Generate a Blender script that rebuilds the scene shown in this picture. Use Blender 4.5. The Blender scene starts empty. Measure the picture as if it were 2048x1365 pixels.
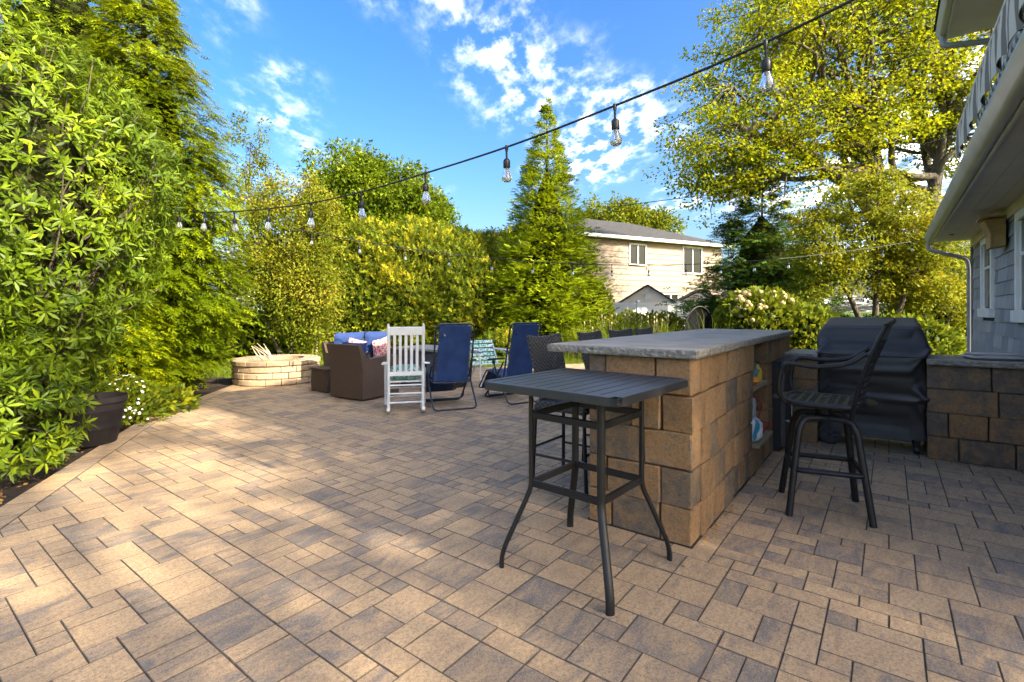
import bpy, math, random
import numpy as np
from mathutils import Vector, Matrix

random.seed(11)
RNG = np.random.default_rng(7)
R = math.radians
SC = bpy.context.scene
COL = SC.collection

# ------------------------------------------------------------------ camera
CAM_H = 1.35
cam_d = bpy.data.cameras.new('camera')
cam_d.sensor_width = 36.0
cam_d.lens = 36.0 * 1000.0 / 2048.0
cam_d.shift_y = -60.5 / 2048.0
cam_d.clip_start = 0.05
cam_d.clip_end = 3000
cam = bpy.data.objects.new('camera', cam_d)
cam.location = (0, 0, CAM_H)
cam.rotation_euler = (R(90), 0, 0)
COL.objects.link(cam)
SC.camera = cam

# patio axes: u runs away to the right (along house and island), v runs away to the left
CU, SU = 0.602, 0.7985
TH = math.atan2(SU, CU)
def UV(u, v, z=0.0):
    return Vector((CU * u - SU * v, SU * u + CU * v, z))

# ------------------------------------------------------------------ sky and sun
SUN_EL = R(30)
SUN_AZ = math.atan2(0.80, -0.60)            # clockwise from +Y
sun_from = Vector((math.sin(SUN_AZ) * math.cos(SUN_EL), math.cos(SUN_AZ) * math.cos(SUN_EL), math.sin(SUN_EL)))
wd = bpy.data.worlds.new('World')
SC.world = wd
wd.use_nodes = True
wn, wl = wd.node_tree.nodes, wd.node_tree.links
wn.clear()
def N(nodes, typ, **kw):
    n = nodes.new(typ)
    for k, v in kw.items():
        setattr(n, k, v)
    return n
sky = N(wn, 'ShaderNodeTexSky', sky_type='NISHITA', sun_disc=False)
sky.sun_elevation = SUN_EL
sky.sun_rotation = SUN_AZ
sky.air_density = 1.0
sky.dust_density = 4.0
sky.ozone_density = 3.0
tc = N(wn, 'ShaderNodeTexCoord')
sep = N(wn, 'ShaderNodeSeparateXYZ'); wl.new(tc.outputs['Generated'], sep.inputs[0])
def wmath(op, a, b=None, clamp=False):
    n = N(wn, 'ShaderNodeMath', operation=op, use_clamp=clamp)
    for i, x in enumerate((a, b)):
        if x is None: continue
        if isinstance(x, (int, float)): n.inputs[i].default_value = x
        else: wl.new(x, n.inputs[i])
    return n.outputs[0]
zc = wmath('ADD', wmath('MAXIMUM', sep.outputs[2], 0.0), 0.14)
cmb = N(wn, 'ShaderNodeCombineXYZ')
wl.new(wmath('DIVIDE', sep.outputs[0], zc), cmb.inputs[0])
wl.new(wmath('DIVIDE', sep.outputs[1], zc), cmb.inputs[1])
mpA = N(wn, 'ShaderNodeMapping'); mpA.inputs['Location'].default_value = (13.7, 2.5, 0); mpA.inputs['Rotation'].default_value = (0, 0, R(35)); mpA.inputs['Scale'].default_value = (1.0, 0.62, 1)
wl.new(cmb.outputs[0], mpA.inputs[0])
nA = N(wn, 'ShaderNodeTexNoise'); nA.inputs['Scale'].default_value = 1.0; nA.inputs['Detail'].default_value = 3
nB = N(wn, 'ShaderNodeTexNoise'); nB.inputs['Scale'].default_value = 12.0; nB.inputs['Detail'].default_value = 6; nB.inputs['Roughness'].default_value = 0.6
wl.new(mpA.outputs[0], nA.inputs[0]); wl.new(mpA.outputs[0], nB.inputs[0])
rA = N(wn, 'ShaderNodeMapRange'); rA.inputs[1].default_value = 0.46; rA.inputs[2].default_value = 0.70
wl.new(nA.outputs[0], rA.inputs[0])
rB = N(wn, 'ShaderNodeMapRange'); rB.inputs[1].default_value = 0.42; rB.inputs[2].default_value = 0.72
wl.new(nB.outputs[0], rB.inputs[0])
cover = wmath('POWER', wmath('MULTIPLY', wmath('MULTIPLY', rA.outputs[0], rB.outputs[0]), 1.25, True), 1.9)
# the sky in view is a deep clear blue
hsv = N(wn, 'ShaderNodeHueSaturation'); hsv.inputs['Saturation'].default_value = 1.34; hsv.inputs['Value'].default_value = 0.335; hsv.inputs['Hue'].default_value = 0.506
wl.new(sky.outputs[0], hsv.inputs['Color'])
mixc = N(wn, 'ShaderNodeMix', data_type='RGBA')
wl.new(cover, mixc.inputs[0]); wl.new(hsv.outputs[0], mixc.inputs[6]); mixc.inputs[7].default_value = (12.5, 11.6, 10.4, 1)
bg = N(wn, 'ShaderNodeBackground'); bg.inputs['Strength'].default_value = 0.15
wl.new(mixc.outputs[2], bg.inputs[0])
wo = N(wn, 'ShaderNodeOutputWorld'); wl.new(bg.outputs[0], wo.inputs[0])

sl = bpy.data.lights.new('sun', 'SUN')
sl.energy = 2.15
sl.angle = R(0.53)
sl.color = (1.0, 0.88, 0.68)
sun = bpy.data.objects.new('sun', sl)
sun.rotation_euler = (-sun_from).to_track_quat('-Z', 'Y').to_euler()
COL.objects.link(sun)

SC.view_settings.view_transform = 'Standard'
SC.view_settings.look = 'None'
SC.view_settings.gamma = 1.0
SC.view_settings.exposure = 3.02
SC.render.engine = 'CYCLES'
SC.cycles.use_denoising = True
SC.cycles.max_bounces = 6
SC.cycles.diffuse_bounces = 3
SC.cycles.glossy_bounces = 2
SC.cycles.transmission_bounces = 4
SC.cycles.use_adaptive_sampling = True
SC.cycles.adaptive_threshold = 0.03
SC.cycles.transparent_max_bounces = 8
SC.cycles.caustics_reflective = False
SC.cycles.caustics_refractive = False

# ------------------------------------------------------------------ materials
MATS = {}
class NT:
    def __init__(self, name):
        self.m = bpy.data.materials.new(name); self.m.use_nodes = True
        self.n = self.m.node_tree.nodes; self.l = self.m.node_tree.links
        self.p = self.n['Principled BSDF']; MATS[name] = self.m
    def node(self, t, **kw): return N(self.n, t, **kw)
    def link(self, a, b): self.l.new(a, b)
    def setv(self, inp, x):
        if hasattr(x, 'is_output') or isinstance(x, bpy.types.NodeSocket): self.link(x, inp)
        elif isinstance(x, tuple) and len(x) == 3 and inp.type == 'RGBA': inp.default_value = (*x, 1)
        else: inp.default_value = x
    def math(self, op, a, b=0.0, clamp=False):
        n = self.node('ShaderNodeMath', operation=op, use_clamp=clamp); self.setv(n.inputs[0], a); self.setv(n.inputs[1], b); return n.outputs[0]
    def mix(self, f, a, b, blend='MIX'):
        n = self.node('ShaderNodeMix', data_type='RGBA', blend_type=blend); self.setv(n.inputs[0], f); self.setv(n.inputs[6], a); self.setv(n.inputs[7], b); return n.outputs[2]
    def pos(self, scale=(1, 1, 1), rz=0.0, kind='world', loc=(0, 0, 0)):
        if kind == 'world': o = self.node('ShaderNodeNewGeometry').outputs['Position']
        elif kind == 'object': o = self.node('ShaderNodeTexCoord').outputs['Object']
        else: o = self.node('ShaderNodeTexCoord').outputs['Generated']
        mp = self.node('ShaderNodeMapping'); mp.inputs['Scale'].default_value = scale; mp.inputs['Rotation'].default_value = (0, 0, rz); mp.inputs['Location'].default_value = loc
        self.link(o, mp.inputs[0]); return mp.outputs[0]
    def noise(self, vec, scale, detail=4, rough=0.55, dist=0.0):
        n = self.node('ShaderNodeTexNoise'); self.link(vec, n.inputs['Vector']); n.inputs['Scale'].default_value = scale; n.inputs['Detail'].default_value = detail; n.inputs['Roughness'].default_value = rough; n.inputs['Distortion'].default_value = dist
        return n.outputs['Fac']
    def rng(self, x, a, b, c=0.0, d=1.0):
        n = self.node('ShaderNodeMapRange'); self.setv(n.inputs[0], x); n.inputs[1].default_value = a; n.inputs[2].default_value = b; n.inputs[3].default_value = c; n.inputs[4].default_value = d; return n.outputs[0]
    def ramp(self, x, stops):
        n = self.node('ShaderNodeValToRGB'); self.setv(n.inputs[0], x); e = n.color_ramp.elements
        while len(e) < len(stops): e.new(0.5)
        for q, (p_, c) in zip(e, stops): q.position = p_; q.color = (*c, 1)
        return n.outputs[0]
    def bump(self, h, strength=0.4, dist=0.01):
        n = self.node('ShaderNodeBump'); self.setv(n.inputs['Height'], h); n.inputs['Strength'].default_value = strength; n.inputs['Distance'].default_value = dist; self.link(n.outputs[0], self.p.inputs['Normal'])
    def rnd(self):      # one random number per piece: objects by Object Info, joined pieces by their stored attribute
        a = self.node('ShaderNodeAttribute'); a.attribute_name = 'rnd'
        o = self.node('ShaderNodeObjectInfo')
        return self.math('FRACT', self.math('ADD', a.outputs['Fac'], o.outputs['Random']))
    def done(self, color=None, rough=0.6, metal=0.0, spec=0.5):
        if color is not None: self.setv(self.p.inputs['Base Color'], color)
        self.setv(self.p.inputs['Roughness'], rough); self.p.inputs['Metallic'].default_value = metal; self.p.inputs['Specular IOR Level'].default_value = spec
        return self.m

def simple(name, c1, c2=None, scale=6.0, rough=0.6, metal=0.0, bump=0.0, bscale=60.0, kind='world', stretch=(1, 1, 1), spec=0.5, bdist=0.004):
    t = NT(name)
    v = t.pos(stretch, kind=kind)
    col = c1
    if c2 is not None: col = t.mix(t.rng(t.noise(v, scale, 5), 0.32, 0.68), c1, c2)
    if bump: t.bump(t.noise(v, bscale, 3), bump, bdist)
    return t.done(col, rough, metal, spec)

def m_pavers():
    t = NT('pavers'); r = t.rnd()
    base = t.pos((1, 1, 1), -TH)
    off = t.node('ShaderNodeVectorMath', operation='ADD'); t.link(base, off.inputs[0])
    cx = t.node('ShaderNodeCombineXYZ'); t.link(t.math('MULTIPLY', r, 37.0), cx.inputs[0]); t.link(t.math('MULTIPLY', r, 91.0), cx.inputs[2]); t.link(cx.outputs[0], off.inputs[1])
    st = t.node('ShaderNodeMapping'); st.inputs['Scale'].default_value = (1.0, 2.4, 1.0); t.link(off.outputs[0], st.inputs[0])
    blot = t.noise(st.outputs[0], 4.6, 6, 0.68, 0.9)
    k = t.math('ADD', t.math('MULTIPLY', r, 0.40), t.math('MULTIPLY', blot, 1.30))
    col = t.ramp(t.rng(k, 0.47, 1.20), [(0.0, (0.165, 0.142, 0.122)), (0.2, (0.25, 0.195, 0.148)), (0.4, (0.40, 0.272, 0.158)), (0.6, (0.53, 0.345, 0.178)), (0.8, (0.59, 0.395, 0.208)), (1.0, (0.47, 0.305, 0.168))])
    grit = t.noise(base, 220.0, 3, 0.7)
    mott = t.noise(base, 62.0, 5, 0.8)
    col = t.mix(t.rng(mott, 0.47, 0.64, 0.0, 0.75), col, (0.155, 0.122, 0.095))
    col = t.mix(t.rng(grit, 0.45, 0.7, 0.0, 0.55), col, (0.10, 0.08, 0.062))
    col = t.mix(t.rng(t.noise(base, 130.0, 3, 0.7), 0.52, 0.72, 0.0, 0.4), col, (0.70, 0.58, 0.42))
    fade = t.noise(base, 0.9, 3)
    col = t.mix(t.rng(fade, 0.45, 0.8, 0.0, 0.25), col, (0.19, 0.15, 0.115))
    h = t.math('ADD', t.math('MULTIPLY', grit, 0.5), t.noise(base, 45.0, 4, 0.65))
    t.bump(h, 0.8, 0.007)
    return t.done(col, t.rng(grit, 0.3, 0.7, 0.62, 0.85), 0, 0.35)

def m_block():
    t = NT('wall_block'); r = t.rnd()
    base = t.pos((1, 1, 1), -TH)
    off = t.node('ShaderNodeVectorMath', operation='ADD'); t.link(base, off.inputs[0])
    cx = t.node('ShaderNodeCombineXYZ'); t.link(t.math('MULTIPLY', r, 53.0), cx.inputs[0]); t.link(t.math('MULTIPLY', r, 17.0), cx.inputs[1]); t.link(cx.outputs[0], off.inputs[1])
    blot = t.noise(off.outputs[0], 8.5, 7, 0.72, 0.5)
    k = t.math('ADD', t.math('MULTIPLY', r, 0.50), t.math('MULTIPLY', blot, 1.5))
    col = t.ramp(t.rng(k, 0.58, 1.38), [(0.0, (0.11, 0.095, 0.08)), (0.25, (0.175, 0.138, 0.10)), (0.45, (0.27, 0.175, 0.095)), (0.65, (0.36, 0.20, 0.085)), (0.85, (0.40, 0.24, 0.11)), (1.0, (0.28, 0.195, 0.125))])
    mo = t.noise(base, 48.0, 5, 0.8)
    col = t.mix(t.rng(mo, 0.47, 0.66, 0.0, 0.6), col, (0.09, 0.07, 0.052))
    grit = t.noise(base, 150.0, 3, 0.7)
    col = t.mix(t.rng(grit, 0.4, 0.75, 0.0, 0.3), col, (0.07, 0.055, 0.045))
    t.bump(t.math('ADD', t.math('MULTIPLY', grit, 0.5), t.noise(off.outputs[0], 26.0, 7, 0.75)), 1.0, 0.016)
    return t.done(col, 0.82, 0, 0.3)

def m_leaf(name, stops, gloss=0.45, trans=0.35, tint=(0.24, 0.27, 0.02), nz=0.35, spec=0.14):
    t = NT(name); r = t.rnd()
    ps = t.pos()
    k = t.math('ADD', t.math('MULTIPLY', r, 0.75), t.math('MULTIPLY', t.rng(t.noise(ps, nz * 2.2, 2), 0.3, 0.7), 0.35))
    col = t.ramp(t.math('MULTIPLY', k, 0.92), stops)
    t.done(col, gloss, 0, spec)
    tr = t.node('ShaderNodeBsdfTranslucent'); t.link(t.mix(0.5, col, tuple(min(.6, 1.3 * c) for c in tint)), tr.inputs[0])
    mx = t.node('ShaderNodeMixShader'); mx.inputs[0].default_value = trans
    t.link(t.p.outputs[0], mx.inputs[1]); t.link(tr.outputs[0], mx.inputs[2])
    t.link(mx.outputs[0], t.n['Material Output'].inputs[0])
    return t.m

def m_wicker(name, c1, c2, sc=120.0):
    t = NT(name); v = t.pos((1, 1, 1), 0, 'object')
    w1 = t.node('ShaderNodeTexWave', wave_type='BANDS', bands_direction='Z'); t.link(v, w1.inputs[0]); w1.inputs['Scale'].default_value = sc / 6.28 * 1.6; w1.inputs['Distortion'].default_value = 0.6
    ad = t.node('ShaderNodeSeparateXYZ'); t.link(v, ad.inputs[0])
    d = t.math('ADD', ad.outputs[0], ad.outputs[1])
    s2 = t.math('SINE', t.math('MULTIPLY', d, sc * 1.2))
    h = t.math('ADD', t.math('MULTIPLY', w1.outputs['Fac'], 0.6), t.math('MULTIPLY', t.math('MULTIPLY', s2, t.math('SINE', t.math('MULTIPLY', ad.outputs[2], sc * 1.6))), 0.5))
    col = t.mix(t.rng(h, 0.0, 0.9), c1, c2)
    t.bump(h, 0.9, 0.006)
    return t.done(col, 0.5, 0, 0.5)

def m_pattern(name, ca, cb, scale, lo=0.46, hi=0.54, dist=0.0, kind='object', rough=0.9):
    t = NT(name); v = t.pos((1, 1, 1), 0.3, kind)
    f = t.rng(t.noise(v, scale, 1, 0.4, dist), lo, hi)
    t.bump(t.noise(v, 300, 2), 0.25, 0.003)
    return t.done(t.mix(f, ca, cb), rough, 0, 0.2)

m_pavers(); m_block()
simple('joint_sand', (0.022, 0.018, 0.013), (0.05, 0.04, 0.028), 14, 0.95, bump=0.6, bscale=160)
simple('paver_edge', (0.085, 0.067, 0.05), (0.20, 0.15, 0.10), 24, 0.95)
simple('wall_core', (0.025, 0.02, 0.015), None, rough=0.95)
simple('mulch', (0.018, 0.011, 0.007), (0.06, 0.034, 0.018), 26, 0.95, bump=1.0, bscale=70, bdist=0.03)
simple('slab_stone', (0.22, 0.19, 0.15), (0.34, 0.30, 0.24), 5, 0.62, bump=0.4, bscale=140)
simple('slab_edge', (0.13, 0.12, 0.10), (0.30, 0.275, 0.235), 30, 0.85, bump=1.0, bscale=60, bdist=0.012)
t = NT('pit_stone'); r_ = t.rnd(); v = t.pos(); k_ = t.math('ADD', t.math('MULTIPLY', r_, .5), t.math('MULTIPLY', t.noise(v, 7, 5, .65), .9)); t.bump(t.noise(v, 55, 4), .8, .008); t.done(t.ramp(t.rng(k_, .25, 1.05), [(0, (.17, .12, .08)), (.35, (.28, .205, .13)), (.7, (.37, .28, .175)), (1, (.30, .235, .165))]), .85, 0, .3)
simple('ash', (0.03, 0.028, 0.026), (0.09, 0.085, 0.08), 12, 0.95, bump=0.6)
simple('black_metal', (0.008, 0.008, 0.0085), (0.013, 0.013, 0.0135), 20, 0.45, bump=0.12, bscale=400, spec=0.32)
simple('table_metal', (0.020, 0.021, 0.023), (0.034, 0.034, 0.036), 7, 0.40, bump=0.08, bscale=300)
simple('navy_metal', (0.012, 0.018, 0.035), (0.018, 0.026, 0.045), 20, 0.35)
simple('chrome', (0.55, 0.56, 0.58), None, rough=0.2, metal=1.0)
simple('steel_grey', (0.09, 0.095, 0.10), (0.13, 0.135, 0.14), 5, 0.35, 0.7)
simple('plastic_black', (0.012, 0.012, 0.013), (0.02, 0.02, 0.02), 30, 0.5)
simple('white_paint', (0.78, 0.78, 0.75), (0.68, 0.68, 0.65), 9, 0.45, bump=0.15, bscale=90)
simple('trim_white', (0.74, 0.75, 0.73), (0.62, 0.63, 0.60), 4, 0.5)
simple('cream_trim', (0.62, 0.60, 0.44), (0.56, 0.53, 0.36), 4, 0.6)
simple('gutter_metal', (0.50, 0.52, 0.51), (0.40, 0.41, 0.40), 3, 0.36, 0.25)
simple('downspout_grey', (0.24, 0.25, 0.26), (0.30, 0.31, 0.32), 5, 0.45)
simple('shelf_wood', (0.23, 0.18, 0.11), (0.33, 0.27, 0.17), 12, 0.8, bump=0.4, bscale=50, stretch=(6, 6, 1))
simple('raw_wood', (0.33, 0.21, 0.075), (0.42, 0.28, 0.11), 10, 0.75, bump=0.4, bscale=40, stretch=(1, 1, 6))
simple('bark_grey', (0.06, 0.05, 0.034), (0.125, 0.105, 0.07), 8, 0.9, bump=0.9, bscale=26, bdist=0.03, stretch=(1, 1, 0.3))
simple('bark_dark', (0.045, 0.035, 0.025), (0.10, 0.08, 0.055), 8, 0.9, bump=0.9, bscale=26, bdist=0.03, stretch=(1, 1, 0.3))
simple('pale_wood', (0.52, 0.43, 0.30), (0.40, 0.30, 0.19), 9, 0.8)
simple('cable_black', (0.008, 0.009, 0.009), None, rough=0.5)
simple('grill_cover', (0.020, 0.019, 0.018), (0.030, 0.028, 0.026), 6, 0.45, bump=0.25, bscale=500, bdist=0.001)
simple('navy_fabric', (0.012, 0.032, 0.11), (0.018, 0.042, 0.14), 40, 0.75, bump=0.4, bscale=500, bdist=0.002)
simple('blue_cushion', (0.009, 0.030, 0.12), (0.012, 0.040, 0.155), 10, 0.85, bump=0.3, bscale=400, bdist=0.002)
simple('fire_table_grey', (0.085, 0.095, 0.11), (0.12, 0.13, 0.145), 5, 0.5)
simple('fire_table_top', (0.28, 0.27, 0.25), (0.37, 0.35, 0.32), 4, 0.35)
simple('pot_plastic', (0.016, 0.013, 0.014), (0.030, 0.025, 0.026), 6, 0.7, spec=0.2, bump=0.2, bscale=40)
simple('soil', (0.02, 0.014, 0.01), (0.04, 0.03, 0.02), 30, 0.95, bump=0.8, bscale=60)
simple('beige_siding', (0.30, 0.235, 0.175), (0.265, 0.205, 0.15), 1.2, 0.7, bump=0.15, bscale=30)
simple('shed_wall', (0.72, 0.66, 0.56), (0.66, 0.60, 0.50), 2, 0.7)
simple('roof_shingle', (0.026, 0.025, 0.025), (0.055, 0.052, 0.048), 9, 0.9, bump=0.6, bscale=30, bdist=0.02)
simple('white_vinyl', (0.78, 0.78, 0.76), (0.70, 0.70, 0.68), 2, 0.45)
simple('screen_mesh', (0.006, 0.007, 0.007), (0.012, 0.013, 0.013), 8, 0.9, spec=0.03)
simple('folded_cloth', (0.42, 0.39, 0.35), (0.34, 0.31, 0.27), 8, 0.9, bump=0.4, bscale=120)
simple('soffit', (0.62, 0.59, 0.54), (0.70, 0.67, 0.62), 2, 0.7)
simple('siding_core', (0.05, 0.06, 0.075), None, rough=0.9)
simple('blue_plastic', (0.02, 0.11, 0.30), (0.03, 0.15, 0.38), 8, 0.4)
simple('orange_cloth', (0.60, 0.19, 0.03), (0.66, 0.30, 0.05), 20, 0.8)
simple('yellow_plastic', (0.62, 0.42, 0.04), None, rough=0.4)
simple('glove_green', (0.07, 0.14, 0.11), (0.14, 0.22, 0.19), 30, 0.9)
simple('red_strap', (0.35, 0.02, 0.04), None, rough=0.6)
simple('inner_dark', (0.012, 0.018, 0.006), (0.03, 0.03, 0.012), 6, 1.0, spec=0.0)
simple('fallen', (0.42, 0.25, 0.05), (0.30, 0.13, 0.03), 8, 0.8)
simple('straw', (0.40, 0.33, 0.17), (0.3, 0.24, 0.12), 20, 0.9)
simple('bloom_cream', (0.58, 0.50, 0.22), (0.60, 0.44, 0.20), 14, 0.9, bump=1, bscale=50, bdist=0.02)
simple('petal_white', (0.80, 0.80, 0.74), None, rough=0.7)
simple('skin_shingle_shadow', (0.03, 0.035, 0.04), None, rough=0.9)
m_pattern('pillow_red', (0.72, 0.68, 0.64), (0.45, 0.07, 0.08), 42, 0.44, 0.50, 1.0)
m_pattern('pillow_dark', (0.62, 0.60, 0.57), (0.03, 0.03, 0.035), 10, 0.47, 0.5, 2.0)
m_pattern('cushion_teal', (0.03, 0.26, 0.22), (0.55, 0.66, 0.60), 24, 0.48, 0.60, 2.5)
m_pattern('web_teal', (0.05, 0.34, 0.28), (0.70, 0.74, 0.70), 34, 0.45, 0.55, 0.5)
m_pattern('bag_print', (0.62, 0.66, 0.66), (0.04, 0.26, 0.42), 6, 0.50, 0.55, 1.2, rough=0.35)
m_wicker('wicker_brown', (0.028, 0.016, 0.010), (0.17, 0.10, 0.062), 130)
m_wicker('wicker_black', (0.006, 0.006, 0.007), (0.10, 0.092, 0.088), 110)
# grass ground
t = NT('lawn'); v = t.pos()
t.bump(t.noise(v, 60, 4), 1.0, 0.03)
t.done(t.mix(t.rng(t.noise(v, 1.1, 4), 0.3, 0.7), (0.10, 0.145, 0.012), (0.055, 0.10, 0.010)), 0.9, 0, 0.2)
# weathered blue grey shingles
t = NT('shingle_grey'); r_ = t.rnd(); v = t.pos((1, 1, 0.12), -TH)
k_ = t.math('ADD', t.math('MULTIPLY', r_, 0.45), t.math('MULTIPLY', t.noise(v, 16, 4, 0.6), 0.8))
t.bump(t.noise(t.pos((1, 1, 0.06)), 90, 3), 0.4, 0.004)
t.done(t.ramp(k_, [(0.15, (0.14, 0.148, 0.162)), (0.5, (0.23, 0.24, 0.255)), (0.8, (0.31, 0.32, 0.33)), (1.0, (0.39, 0.395, 0.40))]), 0.75, 0, 0.3)
# striped awning cloth
t = NT('awning_stripe'); v = t.pos((1, 1, 1), 0, 'object'); sx = t.node('ShaderNodeSeparateXYZ'); t.link(v, sx.inputs[0])
st_ = t.rng(t.math('SINE', t.math('MULTIPLY', sx.outputs[0], 2 * math.pi / 0.19)), -0.15, 0.15)
t.done(t.mix(st_, (0.20, 0.18, 0.145), (0.60, 0.56, 0.47)), 0.85, 0, 0.2)
# dark window glass
t = NT('window_glass'); t.done((0.010, 0.013, 0.012), 0.12, 0, 0.3)
t = NT('bulb_glass'); t.done((0.9, 0.92, 0.94), 0.03); t.p.inputs['Transmission Weight'].default_value = 0.85; t.p.inputs['IOR'].default_value = 1.3
t = NT('sling_navy'); v = t.pos((1, 1, 1), 0, 'object')
t.bump(t.noise(v, 350, 2), 0.3, 0.002)
t.done(t.mix(t.rng(t.noise(v, 7, 3), 0.3, 0.7), (0.014, 0.036, 0.115), (0.024, 0.058, 0.17)), 0.62, 0, 0.35)
m_leaf('leaf_rhodo', [(0.0, (0.0094, 0.0221, 0.001)), (0.35, (0.0396, 0.0761, 0.0025)), (0.7, (0.1212, 0.1839, 0.0057)), (1.0, (0.2938, 0.3622, 0.0132))], 0.45, 0.33, spec=0.22)
m_leaf('leaf_cypress', [(0.0, (0.0276, 0.0532, 0.0006)), (0.4, (0.1137, 0.1673, 0.0016)), (0.75, (0.3171, 0.376, 0.0034)), (1.0, (0.5, 0.5, 0.0082))], 0.6, 0.40, (0.30, 0.31, 0.01))
m_leaf('leaf_hedge', [(0.0, (0.0306, 0.0543, 0.0054)), (0.4, (0.0859, 0.1287, 0.0076)), (0.72, (0.2162, 0.2411, 0.0102)), (0.9, (0.4726, 0.3903, 0.0173)), (1.0, (0.5, 0.4049, 0.0162))], 0.65, 0.36)
m_leaf('leaf_conifer', [(0.0, (0.0455, 0.0916, 0.0038)), (0.45, (0.1408, 0.2195, 0.0054)), (0.8, (0.336, 0.4226, 0.0094)), (1.0, (0.5, 0.5, 0.015))], 0.6, 0.42, (0.30, 0.32, 0.01))
m_leaf('leaf_spruce', [(0.0, (0.013, 0.0435, 0.0095)), (0.5, (0.044, 0.11, 0.017)), (0.85, (0.1197, 0.2209, 0.0215)), (1.0, (0.2883, 0.377, 0.0323))], 0.6, 0.25)
m_leaf('leaf_round', [(0.0, (0.0449, 0.0821, 0.0034)), (0.5, (0.1099, 0.1743, 0.0054)), (0.85, (0.2347, 0.2922, 0.009)), (1.0, (0.3825, 0.4047, 0.0136))], 0.5, 0.4)
m_leaf('leaf_maple', [(0.0, (0.0731, 0.1313, 0.0041)), (0.45, (0.1644, 0.2312, 0.0055)), (0.75, (0.3045, 0.321, 0.0082)), (0.92, (0.4825, 0.3767, 0.0113)), (1.0, (0.4679, 0.2397, 0.0147))], 0.5, 0.5, (0.38, 0.36, 0.01))
m_leaf('leaf_dogwood', [(0.0, (0.0381, 0.08, 0.0053)), (0.4, (0.1045, 0.159, 0.0075)), (0.75, (0.252, 0.2683, 0.0122)), (0.92, (0.4425, 0.3291, 0.0166)), (1.0, (0.4789, 0.2056, 0.0272))], 0.5, 0.45, (0.36, 0.32, 0.02))
m_leaf('leaf_autumn', [(0.0, (0.0325, 0.0658, 0.0036)), (0.45, (0.1023, 0.144, 0.0067)), (0.75, (0.2301, 0.242, 0.018)), (0.92, (0.3655, 0.2833, 0.0317)), (1.0, (0.41, 0.2117, 0.0363))], 0.6, 0.4, (0.34, 0.30, 0.02))
m_leaf('leaf_shrub', [(0.0, (0.0292, 0.0568, 0.0052)), (0.5, (0.0982, 0.1426, 0.0078)), (0.9, (0.2591, 0.2559, 0.0109)), (1.0, (0.3862, 0.339, 0.0157))], 0.5, 0.4)
m_leaf('grass_blade', [(0.0, (0.055, 0.095, 0.008)), (0.5, (0.11, 0.155, 0.010)), (0.9, (0.19, 0.20, 0.016)), (1.0, (0.30, 0.24, 0.04))], 0.6, 0.4)
M = MATS

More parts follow.
